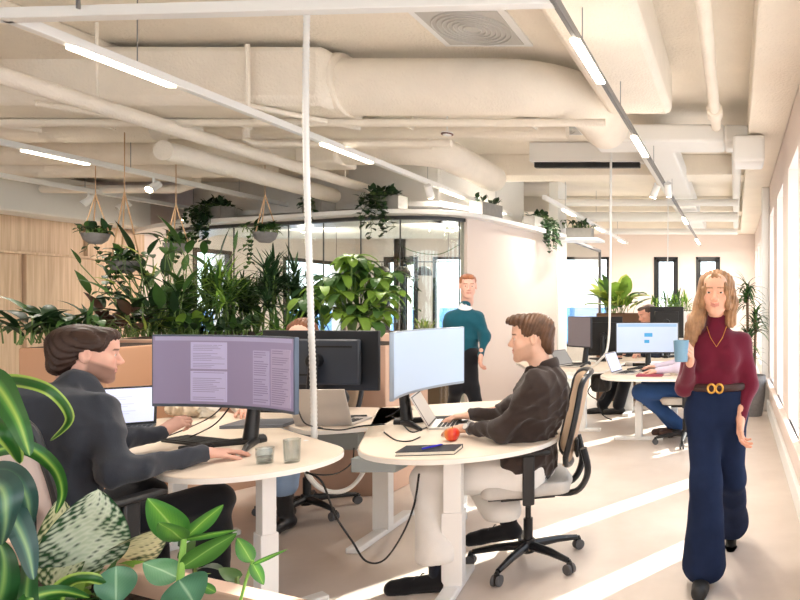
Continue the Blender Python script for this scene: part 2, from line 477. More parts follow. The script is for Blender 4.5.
# ---------------------------------------------------------------- ducts and pipes (each run is a thing)
def duct(label, name, build, m=M_duct, bevel=.02, cat='duct', smooth=35):
    mb = MB(); build(mb); o = mb.build(name, m, bevel=bevel, smooth=smooth); return tag(o, label, cat)
def f(mb):
    mb.box(-8.2, -2.95, 4.66, 5.2, 2.88, 3.31)
o = duct('long square cream air duct across the ceiling at left', 'air_duct', f, bevel=.06)
for x in (-3.35, -2.98):
    MB().cyl((x, 4.93, 3.1), (x+.05, 4.93, 3.1), .235, seg=32).build('flange', M_duct, o, bevel=.01)
MB().tube([(-3.45, 4.6, 3.28), (-3.45, 4.6, 2.84)], .016, 8).build('hanger_rod', M_duct, o)
MB().tube([(-3.5, 4.55, 2.85), (-3.0, 5.2, 2.85)], .02, 8).build('hanger_rail', M_duct, o)
for x in (-4.6, -5.9): MB().tube([(x-.3, 4.55, 2.85), (x+.3, 5.25, 2.85)], .025, 8).build('hanger_rail', M_duct, o)
def f(mb):
    p = [(-2.93, 4.95, 3.09), (-1.75, 4.95, 3.09)]+arc((-1.75, 5.5, 3.09), .55, -90, 0, 8)+[(-1.2, 6.05, 3.09)]
    mb.tube([Vector(q)-Vector((0, 0, .0)) for q in p], .21, 28)
duct('fat round cream duct bending away beside the air grille', 'round_duct', f, bevel=0)
def f(mb): mb.tube([(-6.0, 5.03, 2.845), (-1.0, 5.03, 2.845)], .03, 12)
o = duct('thin cream pipe running under the fat round duct', 'ceiling_pipe', f, bevel=0, cat='pipe')
for x in (-5, -3.9, -2.6, -1.6): MB().cyl((x, 5.24, 2.845), (x, 5.24, ZC), .008, seg=6).tube([(x, 5.24, 2.85), (x, 5.03, 2.845)], .008, 6).build('hanger_rod', M_duct, o)
def f(mb):
    mb.tube([(-7.5, 6.6, 3.02), (-3.4, 6.6, 3.02)]+arc((-3.4, 6.95, 3.02), .35, -90, 0, 8)+[(-3.05, 8.2, 3.02)], .165, 24)
o = duct('mid-size round cream duct with a curved end behind the square duct', 'round_duct', f, bevel=0)
MB().box(-4.35, -3.95, 6.42, 6.8, 2.84, 3.2).build('flange', M_duct, o, bevel=.02)
def f(mb): mb.box(-4.9, -3.0, 6.35, 6.45, 2.98, 3.10); mb.tube([(-6.8, 6.2, 3.1), (-1.6, 6.2, 3.1)], .08, 16)
duct('cream pipe just above the curved-end duct', 'ceiling_pipe', f, bevel=0, cat='pipe')
def f(mb): mb.tube([(-4.32, 1.2, 2.79), (-4.32, 8.0, 2.79)], .055, 16)
o = duct('straight cream pipe running diagonally over the tall plants', 'ceiling_pipe', f, bevel=0, cat='pipe')
for y in (3, 4.4, 7.2): MB().cyl((-4.32, y, 2.79), (-4.32, y, ZC), .01, seg=6).build('hanger_rod', M_duct, o)
def f(mb): mb.tube([(-4.75, 5.4, 2.72), (-4.75, 7.7, 2.72)], .085, 16)
duct('fatter cream pipe parallel to the diagonal one, further left', 'ceiling_pipe', f, bevel=0, cat='pipe')
def f(mb): mb.tube([(-8.2, 4.1, 3.12), (-5.2, 4.1, 3.12)], .15, 20)
duct('cream round duct at the upper left edge, nearest the corner', 'round_duct', f, bevel=0)
def f(mb): mb.tube([(-8.2, 5.7, 2.98), (-5.05, 5.7, 2.98)], .12, 20)
duct('cream round duct at left beneath the long square duct', 'round_duct', f, bevel=0)
def f(mb): mb.tube([(-8.2, 7.0, 2.93), (-5.0, 7.0, 2.93)], .13, 20)
duct('cream round duct above the hanging bowls at left', 'round_duct', f, bevel=0)
def f(mb): mb.tube([(-8.2, 7.7, 2.8), (-6.6, 7.7, 2.8), (-6.4, 7.72, 2.86), (-6.35, 7.75, 3.3)], .05, 12)
duct('small cream pipe with an upturned end near the oak wall', 'ceiling_pipe', f, bevel=0, cat='pipe')
def f(mb):
    mb.tube([(-4.1, 5.45, 2.95), (-4.1, 5.45, 2.82), (-4.02, 5.45, 2.78), (-2.4, 5.5, 2.80)], .03, 10)
duct('thin cream pipe with an elbow below the square duct', 'ceiling_pipe', f, bevel=0, cat='pipe')
for k, (x, z) in enumerate([(-7.6, 3.13), (-7.0, 3.2), (-6.3, 3.15)]):
    tag(MB().box(x, x+.35, 7.2, 8.2, z-.05, z).build('cable_tray', mat('tray_dark', (45, 46, 50), .6), bevel=.005), ['dark cable tray at far left under the ceiling', 'middle dark cable tray in the ceiling void at left', 'dark cable tray furthest right of the three in the left ceiling void'][k], 'cable tray')
def f(mb): mb.box(-1.02, -.5, .2, 5.2, 2.95, 3.33)
duct('wide flat cream duct running away above the walking woman', 'air_duct', f, bevel=.05)
def f(mb): mb.tube([(-.17, .5, 3.05), (-.17, 5.9, 3.05)], .045, 16)
o = duct('slim white pipe running away overhead at right', 'ceiling_pipe', f, bevel=0, cat='pipe')
MB().cyl((-.17, 5.35, 3.05), (-.17, 5.55, 3.05), .065, seg=20).build('pipe_collar', M_duct, o)
def f(mb): mb.box(-1.35, -.1, 6.05, 6.5, 2.95, 3.12); mb.prism([(-.1, 6.05), (.12, 6.1), (.25, 6.25), (.25, 6.5), (-.1, 6.5)], 2.95, 3.12); mb.box(-.02, .27, 5.9, 6.3, 2.74, 2.98)
duct('flat white cross duct with a square outlet at its right end', 'air_duct', f, m=M_white, bevel=.025)
def f(mb): mb.box(-1.0, -.62, 6.5, 14.1, 2.98, 3.2)
duct('white duct running to the far wall beyond the cross duct', 'air_duct', f, m=M_white)
def f(mb): mb.tube([(.02, 6.55, 3.1), (.02, 14, 3.1)], .06, 14)
duct('white pipe running along the window side towards the far wall', 'ceiling_pipe', f, m=M_white, bevel=0, cat='pipe')
for k, (x0, x1, y, z, r) in enumerate([(-2.6, .05, 9.4, 2.90, .05), (-2.6, .05, 10.7, 2.87, .08), (-2.6, .05, 13.0, 2.88, .06)]):
    tag(MB().tube([(x0, y, z), (x1, y, z)], r, 14).build('ceiling_pipe', M_white), ['thin white cross pipe at the far end, nearest one', 'thick white cross pipe in the middle of the far ceiling', 'white cross pipe closest to the far wall'][k], 'pipe')
o = tag(MB().box(-2.38, -1.13, 7.70, 7.78, 3.06, 3.12).build('slot_diffuser', M_black, bevel=.005), 'black slot diffuser in the far ceiling beside the light track', 'air vent')
MB().box(-2.42, -1.09, 7.65, 7.83, 3.12, 3.34).build('plenum_box', M_white, o)
# two square ceiling cassettes
M_grille = mat('grille_grey', (196, 193, 188), .6)
def cassette(label, x, y, s, z):
    t = thing('ceiling_vent', label, 'air vent', (x, y, z))
    MB().box(-s/2, s/2, -s/2, s/2, -.02, .0).build('frame', M_wpaint, t, bevel=.005)
    g = MB()
    for k in range(7): r0 = s*.40-k*s*.052; g.tube([(r0*math.cos(a), r0*math.sin(a), -.03) for a in [q*6.2832/32 for q in range(33)]], .006, 6, cap=False)
    g.box(-s*.42, s*.42, -s*.42, s*.42, -.026, -.02)
    g.build('grille', M_grille, t)
cassette('square ceiling air grille nearest the camera', -1.80, 4.45, .64, ZC)
cassette('square ceiling air grille between round duct and black slot', -1.95, 6.95, .6, 3.34)
t = thing('smoke_detector', 'small white smoke detector with a dark red ring on the ceiling', 'smoke detector', (-4.0*.62, 5.6, 2.92))
MB().lathe([(.0, -.03), (.03, -.028), (.045, -.01), (.045, 0)], seg=20).build('housing', M_wpaint, t)
MB().cyl((0, 0, 0), (0, 0, .43), .006, seg=6).build('stem', M_wpaint, t)
MB().lathe([(.046, -.012), (.05, -.012), (.05, -.02), (.046, -.02)], seg=20).build('ring', mat('dark_red', (90, 20, 20), .5), t)

# ---------------------------------------------------------------- light tracks
HZ = 2.75
M_lamp = mat('lamp_diffuser', (255, 250, 240), .5, emit=(255, 238, 214), estr=9)
M_lampw = mat('lamp_spot', (255, 244, 225), .5, emit=(255, 228, 190), estr=40)
def tubelight(track, x, y0, y1, w=.05):
    MB().box(x-w/2, x+w/2, y0, y1, HZ-.035, HZ-.02).build('diffuser', M_lamp, track, bevel=.003)
    ld = bpy.data.lights.new('lamp', 'AREA'); ld.shape = 'RECTANGLE'; ld.size = w; ld.size_y = y1-y0; ld.energy = 34*(y1-y0); ld.color = (1, .92, .82)
    lo = bpy.data.objects.new('lamp', ld); C.objects.link(lo); lo.location = (x, (y0+y1)/2, HZ-.045); lo.parent = track
def track(label, x, y0, y1, lamps, tk=.026, m=M_wpaint, hang=(), ztop={}):
    t = thing('light_track', label, 'light track', (0, 0, 0))
    MB().box(x-tk, x+tk, y0, y1, HZ-.02, HZ+.03).build('rail', m, t, bevel=.004)
    for a, c in lamps: tubelight(t, x, a, c)
    for y in hang: MB().cyl((x, y, HZ+.02), (x, y, ztop.get(y, ZC)), .003, seg=6).build('suspension_wire', M_grey, t)
    return t
def yat(py, hz=HZ-CH): return F*hz/(CY-py)
tA = track('white light track passing above the desks and the hose', -3.31, 2.95, 9.6, [(yat(42), yat(82)), (yat(141), yat(160)), (yat(188), yat(196)), (yat(205), yat(212))], hang=(3.6, 5, 7, 9), ztop={5: 2.88})
tB = track('white light track ending over the tall plants with a bright spot', -5.95, 3.4, 8.75, [(yat(147.5), yat(161.5))], hang=(4.5, 6.4, 7.8))
tC = track('white light track closest to the oak wall', -7.5, 4.5, 9.0, [], hang=(6.2, 7.5, 9))
M_railg = mat('rail_grey', (120, 118, 116), .4)
tD = track('grey light track running to the back above the walking woman', -.775, 2.6, 14.6, [(yat(34), yat(78)), (yat(133), yat(153.5)), (yat(216), yat(222)), (yat(238), yat(243)), (yat(250), yat(253))], tk=.012, m=M_railg, hang=(3.3, 4.4, 6.2, 8, 11), ztop={3.3: 2.95, 4.4: 2.95, 6.2: 2.95, 8: 2.98, 11: 2.98})
tE = track('white light track behind the pink partition at the far end', -2.35, 8.0, 14.2, [(8.9, 9.5), (11, 11.6), (13.2, 13.8)], hang=(9, 11, 13))
t = thing('light_profile', 'wide white light profile crossing the top of the view', 'light profile', (0, 0, 0))
mb = MB(); a = Vector((-3.31-.03, 2.95, 0)); c = Vector((-.775, 2.80, 0)); dn = Vector((-(c-a).y, (c-a).x, 0)).normalized()*.028
mb.prism([tuple((a-dn)[:2]), tuple((c-dn)[:2]), tuple((c+dn)[:2]), tuple((a+dn)[:2])], HZ-.02, HZ+.03)
a2 = a+Vector((-1.6, .06, 0)); mb.prism([tuple((a2-dn)[:2]), tuple((a-dn)[:2]), tuple((a+dn)[:2]), tuple((a2+dn)[:2])], HZ-.02, HZ+.03)
mb.build('rail', M_wpaint, t, bevel=.004)
for x in (-2.9, -1.6): MB().cyl((x, 2.87, HZ), (x, 2.87, ZC), .008, seg=6).build('suspension_rod', M_grey, t)
# track spotlights
def spot(label, pos, aim, power=30, lit=True):
    t = thing('spotlight', label, 'spotlight', pos, group=None)
    d = (Vector(aim)-Vector(pos)).normalized()
    MB().cyl((0, 0, 0), (0, 0, .09), .012, seg=10).build('bracket', M_wpaint, t)
    MB().tube([-d*.07, d*.07], .038, 20).build('lamp_head', M_wpaint, t, bevel=.004)
    MB().tube([d*.068, d*.074], .032, 20).build('lens', M_lampw if lit else M_grille, t)
    if lit:
        ld = bpy.data.lights.new('lamp', 'SPOT'); ld.energy = power; ld.spot_size = R(75); ld.spot_blend = .7; ld.shadow_soft_size = .03; ld.color = (1, .9, .78)
        lo = bpy.data.objects.new('lamp', ld); C.objects.link(lo); lo.parent = t; lo.location = d*.08
        lo.rotation_euler = d.to_track_quat('-Z', 'Y').to_euler()
def sp(label, px, Y, x, aim, **k): spot(label, (x, Y, HZ-.11), aim, **k)
sp('lit white spotlight on the middle track, first before the tall plants', 0, yat(176), -5.95, (-5.9, 4.4, 1.0), power=60)
sp('white spotlight at the end of the middle track with a starry glare', 0, yat(206), -5.95, (-4.6, 6.0, 1.4), power=50)
sp('white unlit spotlight at the far left of the rear track', 0, yat(191), -7.5, (-8.7, 6.4, 1.0), lit=False)
sp('white unlit spotlight above the leftmost hanging bowl', 0, yat(197), -7.5, (-8.5, 6.2, 1.0), lit=False)
sp('lit white spotlight on the rear track above the hanging bowls', 0, yat(208), -7.5, (-8.3, 8.6, .8), power=70)
sp('white unlit spotlight near the end of the rear track', 0, yat(213), -7.5, (-8.2, 9.4, 1.0), lit=False)
sp('lit white spotlight over the curved glass, before the pink partition', 0, yat(181), -3.26, (-3.3, 8.0, 1.2), power=5)
sp('left one of two lit spotlights on the grey track over the walking woman', 0, yat(181), -.85, (-1.6, 7.2, .8), power=15)
sp('right one of two lit spotlights on the grey track over the walking woman', 0, yat(179), -.70, (-.6, 8.2, .8), power=15)

# pendants inside the meeting room
t0 = None
bar = thing('pendant_bar', 'thin dark bar carrying the domed pendant lamps inside the glass room', 'lamp rail', (-4.62, 9.0, 2.02))
MB().tube([(-1.0, 0, 0), (.75, 0, 0)], .008, 8).build('rail', M_black, bar)
for x in (-.9, .65): MB().cyl((x, 0, 0), (x, 0, .58), .003, seg=6).build('suspension_wire', M_black, bar)
M_dome = mat('dome_dark', (70, 68, 66), .5)
for i, px in enumerate((352, 382, 402.5, 424)):
    p = P(px, 271, 9.0)
    lb = ['domed grey pendant lamp furthest left behind the curved glass', 'second domed grey pendant lamp from the left behind the curved glass', 'third domed grey pendant lamp from the left behind the curved glass', 'domed grey pendant lamp nearest the glass room mullion at right'][i]
    if i == 0:
        t0 = thing('pendant_lamp', lb, 'pendant lamp', p, group='domed pendants in the glass room')
        MB().lathe([(.103, -.06), (.10, -.02), (.085, .03), (.06, .055), (.03, .065), (.018, .07), (.0, .07)], seg=24).build('lamp_shade', M_dome, t0, solid=.004)
        MB().cyl((0, 0, .07), (0, 0, .115), .006, seg=8).build('stem', M_black, t0)
        MB().sph((0, 0, -.02), .03, 12).build('bulb', M_lamp, t0)
    else: dup(t0, p, 0, lb)
def roomfill(label, x, y):  # extra lamps added only to brighten the dark glass room
    t = thing('fill_lamp', label, 'added fill lamp', (x, y, 2.6))
    MB().cyl((0, 0, -.06), (0, 0, 0), .07, seg=20).build('housing', M_wpaint, t); MB().cyl((0, 0, -.065), (0, 0, -.06), .06, seg=20).build('diffuser', M_lampw, t)
    ld = bpy.data.lights.new('lamp', 'POINT'); ld.energy = 55; ld.shadow_soft_size = .1; ld.color = (1, .88, .74)
    lo = bpy.data.objects.new('lamp', ld); C.objects.link(lo); lo.parent = t; lo.location = (0, 0, -.18)
roomfill('added round fill lamp in the left half of the glass room', -6.6, 10)
roomfill('added round fill lamp in the right half of the glass room', -4.3, 9.8)
# ================================================================ desks
ZD = .72
def rounded(poly, r, n=6):
    o = []; m = len(poly)
    for i in range(m):
        p, a, b = Vector(poly[i]), Vector(poly[i-1]), Vector(poly[(i+1) % m]); rr = r[i] if isinstance(r, (list, tuple)) else r
        u = (a-p).normalized(); v = (b-p).normalized(); s, e = p+u*rr, p+v*rr
        for k in range(n+1):
            t = k/n; o.append(tuple((1-t)**2*s+2*t*(1-t)*p+t*t*e))
    return o
def tleg(par, x, y, ang, L=.66, w=.05, d=.035, zt=None, fx=0):
    zt = zt or ZD-.028
    Mr = Matrix.Translation((x, y, 0)) @ Matrix.Rotation(ang, 4, 'Z')
    g = MB(); g.box(-w, w, -d, d, .03, .40, M=Mr); g.box(-w*.86, w*.86, -d*.8, d*.8, .38, zt, M=Mr)
    lg = g.build('leg', M_wpaint, par, bevel=.004)
    MB().box(-.042, .042, -L/2+fx, L/2+fx, 0, .035, M=Mr).build('foot', M_wpaint, lg, bevel=.008)
def desk(label, name, poly, legs, par_loc=(0, 0, 0), tray=None, z=None):
    t = thing(name, label, 'desk', (0, 0, 0), group=None)
    z = z or ZD
    MB().prism(poly, z-.026, z).build('tabletop', [M_wood], t, bevel=.006)
    # white edge band
    c = Vector((sum(p[0] for p in poly)/len(poly), sum(p[1] for p in poly)/len(poly)))
    e = MB(); n = len(poly); vs = []
    for x, y in poly:
        q = Vector((x, y)); d = (q-c).normalized()*.0015; vs += [(x+d.x, y+d.y, z-.027), (x+d.x, y+d.y, z-.004)]
    e.add(vs, [(2*i, 2*((i+1) % n), 2*((i+1) % n)+1, 2*i+1) for i in range(n)]); e.build('edge_band', M_edge, t)
    for l in legs: tleg(t, *l, zt=z-.027)
    if tray: MB().box(*tray).build('cable_tray', mat('tray_grey', (150, 158, 158), .5), t, bevel=.004)
    return t
u = Vector((-.8, .6)); n = Vector((.6, .8)); c1 = Vector((-2.25, 3.06)); r1 = .35
poly = [tuple(c1+n*r1*math.cos(R(a))-u*r1*math.sin(R(a))) for a in range(180, -1, -10)]
poly = [tuple(c1-n*r1*math.cos(R(a))-u*r1*math.sin(R(a))) for a in range(0, 181, 10)]
far = c1+u*1.75
poly += [tuple(far+n*r1), tuple(far-n*r1)]
desk1 = desk('light oak desk with rounded end where the man in dark sweater works', 'desk', poly, [(-2.15, 2.98, R(-37), .5), (-3.3, 3.85, R(-37), .6)])
poly3 = rounded([(-2.43, 3.70), (-2.10, 3.86), (-2.2, 4.52), (-3.62, 4.66), (-3.40, 4.43)], [.1, .08, .1, .06, .04])
desk3 = desk('light oak desk behind the large monitors, its right corner by the hose', 'desk', poly3, [(-2.22, 4.1, R(2), .7), (-3.2, 4.55, R(80), .2)], tray=(-2.75, -2.28, 3.93, 4.0, .56, .66))
c2 = Vector((-1.47, 3.53)); u2 = Vector((-.42, .9075)); n2 = Vector((.9075, .42)); r2 = .5
poly2 = [tuple(c2-n2*r2*math.cos(R(a))-u2*r2*math.sin(R(a))) for a in range(0, 181, 9)]
far = c2+u2*1.35
poly2 += rounded([tuple(far+n2*r2), tuple(far-n2*r2)], .0, 1)[:: 2]
desk2 = desk('light oak desk with rounded end in front of the man in brown shirt', 'desk', poly2, [(-1.42, 3.28, R(8), .5), (-1.95, 4.6, R(24), .6)])
MB().box(-1.88, -1.66, 3.18, 3.3, .62, .69).build('cable_tray', mat('tray_grey', (150, 158, 158), .5), desk2, bevel=.004)
# far desks
t = desk('round-ended light desk in the background under the lit screen', 'desk', rounded([(-1.37, 6.25), (-.30, 6.25), (-.30, 7.5), (-1.37, 7.5)], [.45, .35, .1, .1], 10), [(-1.02, 6.9, R(90), .52), (-.68, 7.3, R(90), .5)])
t = desk('light desk in the background with the dark monitor and laptop', 'desk', rounded([(-2.15, 6.95), (-1.42, 6.95), (-1.35, 8.1), (-2.75, 8.1)], [.12, .12, .1, .1]), [(-1.72, 7.35, R(90), .4), (-2.3, 7.9, R(90), .4)])
t = desk('long light desk of the man at the far wall', 'desk', rounded([(-1.55, 8.2), (-.35, 8.2), (-.35, 9.0), (-1.55, 9.0)], .06), [(-1.4, 8.6, 0, .6), (-.5, 8.6, 0, .6)])

# ================================================================ monitors
M_bez = mat('monitor_shell', (38, 42, 50), .35)
M_bezl = mat('monitor_edge', (92, 104, 122), .3, metal=.4)
M_back = mat('monitor_back', (62, 68, 78), .38)
def scr(name, rgb, e): return mat(name, rgb, .3, emit=rgb, estr=e)
def monitor(label, loc, rotz, w=.82, h=.36, zc=.38, rad=1.2, screen=None, pages=(), tilt=0, back=None, mbase='v', edge=None, group=None, estr=.5, sheet=(150, 140, 165)):
    """faces -Y locally; the panel centre stands zc above the desk"""
    t = thing('monitor', label, 'monitor', loc, rotz, group)
    def cpt(x, z, o):            # point on the curved panel
        if rad: a = x/rad; return Vector((math.sin(a)*(rad+o), -(math.cos(a)*(rad+o)-rad)*-1*-1 if False else (1-math.cos(a))*-rad-o*math.cos(a)*-1, z))
        return Vector((x, o, z))
    # curved towards the viewer: edges come forward (-Y)
    def slab(mb, x0, x1, z0, z1, o0, o1, mi=0, nseg=16):
        vs = []; fs = []
        for i in range(nseg+1):
            x = x0+(x1-x0)*i/nseg
            for (z, o) in ((z0, o0), (z0, o1), (z1, o1), (z1, o0)): vs.append(cpt(x, z, o)+Vector((0, tilt*z, zc)))
        for i in range(nseg):
            for j in range(4): k = i*4+j; l = i*4+(j+1) % 4; fs.append((k, l, l+4, k+4))
        fs += [(3, 2, 1, 0), tuple(nseg*4+j for j in range(4))]
        return mb.add(vs, fs, mi)
    slab(MB(), -w/2, w/2, -h/2, h/2, .0, .022).build('housing', edge or M_bez, t, bevel=.004)
    g = MB(); slab(g, -w*.36, w*.36, -h*.40, h*.36, .022, .05); g.build('back_cover', back or M_back, t, bevel=.012)
    g = MB(); slab(g, -w*.3, w*.02, h*.22, h*.25, .0495, .052); slab(g, w*.02, w*.3, -h*.25, -h*.22, .0495, .052); g.build('vent_slot', M_black, t)
    s = screen or scr('screen_%d_%d' % (sheet[0], sheet[2]), sheet, estr)
    g = MB(); slab(g, -w/2+.008, w/2-.008, -h/2+.016, h/2-.008, -.0015, .001); g.build('screen', s, t)
    if pages:
        mats = []; g = MB()
        for k, (x0, x1, z0, z1, col) in enumerate(pages):
            nm = 'px_%02x%02x%02x' % col
            m = scr(nm, col, estr)
            if m not in mats: mats.append(m)
            slab(g, x0*w, x1*w, z0*h, z1*h, -.0022-.00008*k, -.001, mats.index(m), 16 if x1-x0 > .25 else 6)
        g.build('screen_content', mats, t)
    ym = .05
    M_ = Matrix.Identity(4)
    g = MB(); g.tube([(0, ym+.03, .02), (0, ym+.05, zc*.5), (0, ym+.03, zc)], [.035, .028, .026], 14); g.build('stand_neck', M_blackm, t, bevel=.003)
    MB().cyl((0, .03, zc), (0, ym+.045, zc), .045, seg=24).build('stand_joint', M_blackm, t, bevel=.004)
    g = MB()
    if mbase == 'v':
        for s_ in (-1, 1): g.tube([(s_*.01, ym+.05, .012), (s_*.1, ym-.06, .012), (s_*.21, ym-.17, .008)], [.022, .018, .010], 10)
        g.tube([(0, ym+.03, .012), (0, ym+.10, .010)], [.035, .03], 12)
    else: g.box(-.12, .12, -.07, .13, 0, .012)
    g.build('stand_base', M_blackm, t, bevel=.003)
    return t
def doc(x0, x1, z0, z1, bg, ink, rows, seed):
    r = random.Random(seed); o = [(x0, x1, z0, z1, bg)]; n_ = rows; dz = (z1-z0)/n_
    z = z1-dz
    for i in range(n_-1):
        if r.random() > .14:
            o.append((x0+(x1-x0)*.06, x0+(x1-x0)*r.uniform(.55, .96), z, z+dz*.38, ink))
        z -= dz
    return o
LP, LI = (170, 163, 192), (136, 128, 156)
pg = [(-.48, .48, .42, .475, (152, 146, 172))]+doc(-.28, -.05, .03, .40, LP, LI, 16, 1)+doc(-.28, -.05, -.42, .00, LP, LI, 16, 2)+doc(.14, .27, -.42, .30, (152, 143, 168), (116, 106, 134), 24, 3)+doc(.29, .47, -.42, .33, (150, 138, 160), (114, 104, 128), 26, 4)
A = P(166, 368, 3.42); B = P(309, 376, 3.16)
mid = (A+B)/2; ang = math.atan2(B.y-A.y, B.x-A.x)
monitor('large curved monitor showing grey document columns, facing the bearded man', (mid.x, mid.y, ZD), ang, w=(A-B).length, h=.37, zc=mid.z-ZD, rad=1.6, pages=pg, sheet=(130, 120, 146), estr=.40, edge=M_bezl)
A = Vector((-1.90, 3.52, 0)); B = Vector((-1.86, 4.32, 0)); mid = (A+B)/2
gl = [(-.49, .49, -.49, .49, (160, 178, 198)), (-.48, -.1, -.3, .42, (172, 188, 206)), (.05, .45, -.2, .44, (186, 202, 218))]
monitor('curved monitor with a bluish bright screen facing the man in brown shirt', (mid.x-.02, mid.y, ZD), math.atan2(B.y-A.y, B.x-A.x), w=.84, h=.375, zc=.385, rad=1.1, pages=(), sheet=(166, 182, 202), estr=.28, edge=mat('monitor_silver', (150, 162, 176), .3, metal=.5), back=mat('monitor_back_dark', (48, 52, 58), .4))
A = P(283, 370, 4.05); B = P(378, 364, 4.0); mid = (A+B)/2
monitor('dark grey back of a monitor standing behind the hose and silver laptop', (mid.x-.06, mid.y+.02, ZD), math.atan2(B.y-A.y, B.x-A.x)+math.pi, w=.76, h=.37, zc=.375, rad=0, edge=mat('mon_dark_edge', (30, 33, 38), .4), back=mat('mon_dark_back', (58, 64, 74), .4))
# far monitors
pg = [(-.47, .47, .36, .45, (136, 168, 200)), (-.05, .08, .04, .16, (60, 140, 190)), (-.05, .03, -.16, -.06, (50, 140, 190))]
m = P(647.5, 338, 7.2); monitor('lit pale blue screen on the round-ended background desk', (m.x, 7.2, ZD), R(3), w=.69, h=.345, zc=m.z-ZD, rad=1.8, pages=pg, sheet=(176, 192, 216), estr=.3)
m = P(579, 332, 7.6); monitor('dark tilted monitor on the background desk next to the pink partition', (m.x, 7.6, ZD), R(-42), w=.46, h=.36, zc=m.z-ZD+.0, rad=0, sheet=(120, 112, 118), estr=.12)
m = P(604, 336, 8.35); monitor('black monitor back on the far desk below the broad-leaved plant', (m.x, 8.35, ZD), math.pi, w=.48, h=.5, zc=m.z-ZD, rad=0, sheet=(30, 30, 32), back=M_black, edge=M_black, estr=.02)
m = P(665, 330, 8.5); monitor('black monitor behind the lit pale screen, beside the far man', (m.x, 8.75, ZD), math.pi, w=.45, h=.42, zc=.47, rad=0, sheet=(30, 30, 32), back=M_black, edge=M_black, estr=.02)

# ================================================================ laptops
M_lap = mat('laptop_alu', (206, 200, 195), .35, metal=.35)
M_key = mat('key_dark', (32, 33, 36), .6)
def laptop(label, loc, rotz, w=.32, d=.22, open_=105, body=M_lap, screen=(206, 214, 236), estr=.34, pages=True):
    t = thing('laptop', label, 'laptop', loc, rotz)
    MB().box(-w/2, w/2, -d/2, d/2, .0, .014).build('base', body, t, bevel=.003)
    g = MB()
    for r_ in range(5):
        for c_ in range(13): x = -w*.43+c_*w*.072; y = d*.40-r_*.023-.03; g.box(x-.008, x+.008, y-.008, y+.008, .014, .0165)
    g.box(-w*.2, w*.2, d*-.42, d*-.42+.06, .0138, .0145); g.build('keyboard', M_key, t)
    a = R(open_-90)
    Mx = Matrix.Translation((0, d/2-.004, .012)) @ Matrix.Rotation(-a, 4, 'X')
    MB().box(-w/2, w/2, 0, .008, 0, d, M=Mx).build('lid', body, t, bevel=.003)
    MB().box(-w/2+.006, w/2-.006, -.0015, .0, .008, d-.006, M=Mx).build('bezel', M_black, t)
    g = MB(); g.box(-w/2+.012, w/2-.012, -.0025, -.001, .016, d-.012, M=Mx)
    mats = [scr('lap_'+str(screen[0])+str(screen[2]), screen, estr)]
    if pages:
        mats += [scr('lap_ink', (190, 196, 226), estr), scr('lap_bar', (206, 214, 240), estr)]
        g.box(-w/2+.012, w/2-.012, -.0032, -.002, d-.03, d-.012, 2, Mx); g.box(-w/2+.012, -w/2+.08, -.0032, -.002, .016, d-.03, 2, Mx)
        for i in range(9): g.box(-.06, -.06+.04+.09*((i*37 % 10)/10), -.0036, -.002, d-.05-i*.014, d-.046-i*.014, 1, Mx)
    g.build('screen', mats, t)
    return t
p = FL(127, 434, ZD); laptop('open black-framed laptop with a bright white screen beside the bearded man', (-3.52, 3.70, ZD), R(34), w=.31, d=.23, open_=103, body=M_bez)
laptop('silver laptop seen from behind on the rear desk, right of the hose', (-2.45, 3.98, ZD), R(183), w=.33, d=.235, open_=112)
laptop('open silver laptop the man in brown shirt types on', (-1.70, 3.90, ZD), R(107), w=.30, d=.21, open_=118, pages=False, screen=(170, 162, 154), estr=.2)
p = FL(592, 364, ZD); laptop('small open laptop on the background desk before the dark tilted monitor', (-1.86, 7.5, ZD), R(70), w=.3, d=.21, open_=125, pages=False, screen=(150, 150, 150), estr=.2)
laptop('pale laptop edge-on at the left of the round-ended background desk', (-1.12, 6.75, ZD), R(80), w=.32, d=.22, open_=112)
p = FL(262, 425, ZD); t = thing('laptop', 'closed grey laptop lying flat on the rear desk behind the left monitor', 'laptop', p, R(8))
M_lg = mat('laptop_grey', (120, 124, 132), .4, metal=.4); MB().box(-.17, .17, -.11, .11, 0, .012).build('base', M_lg, t, bevel=.004); MB().box(-.17, .17, -.11, .11, .0125, .019).build('lid', M_lg, t, bevel=.003)

# ================================================================ small things on the desks
def keyboard(label, loc, rotz, w=.42, d=.13):
    t = thing('keyboard', label, 'keyboard', loc, rotz)
    MB().box(-w/2, w/2, -d/2, d/2, 0, .012).build('base', M_black, t, bevel=.003)
    g = MB()
    for r_ in range(5):
        for c_ in range(21): x = -w*.47+c_*w*.047; y = d*.36-r_*.024; g.box(x-.0075, x+.0075, y-.009, y+.009, .012, .018)
    g.build('keys', M_key, t)
keyboard('black full-size keyboard under the bearded man\'s fingers', (-2.80, 3.40, ZD), R(-20), w=.40)
keyboard('black keyboard on the rear desk behind the monitors', (-3.0, 4.38, ZD), R(175), w=.34, d=.12)
keyboard('dark keyboard on the round-ended background desk', (-.85, 6.95, ZD), R(0), w=.34, d=.11)
t = thing('mouse', 'white and black mouse under the bearded man\'s right hand', 'mouse', (-2.26, 3.12, ZD), R(10))
MB().sph((0, 0, .012), (.03, .052, .022), 18).build('body', M_wpaint, t); MB().sph((0, .03, .027), (.004, .012, .006), 8).build('wheel', M_black, t)
M_tumbler = glass_mat('tumbler_glass', (238, 242, 242), .12)
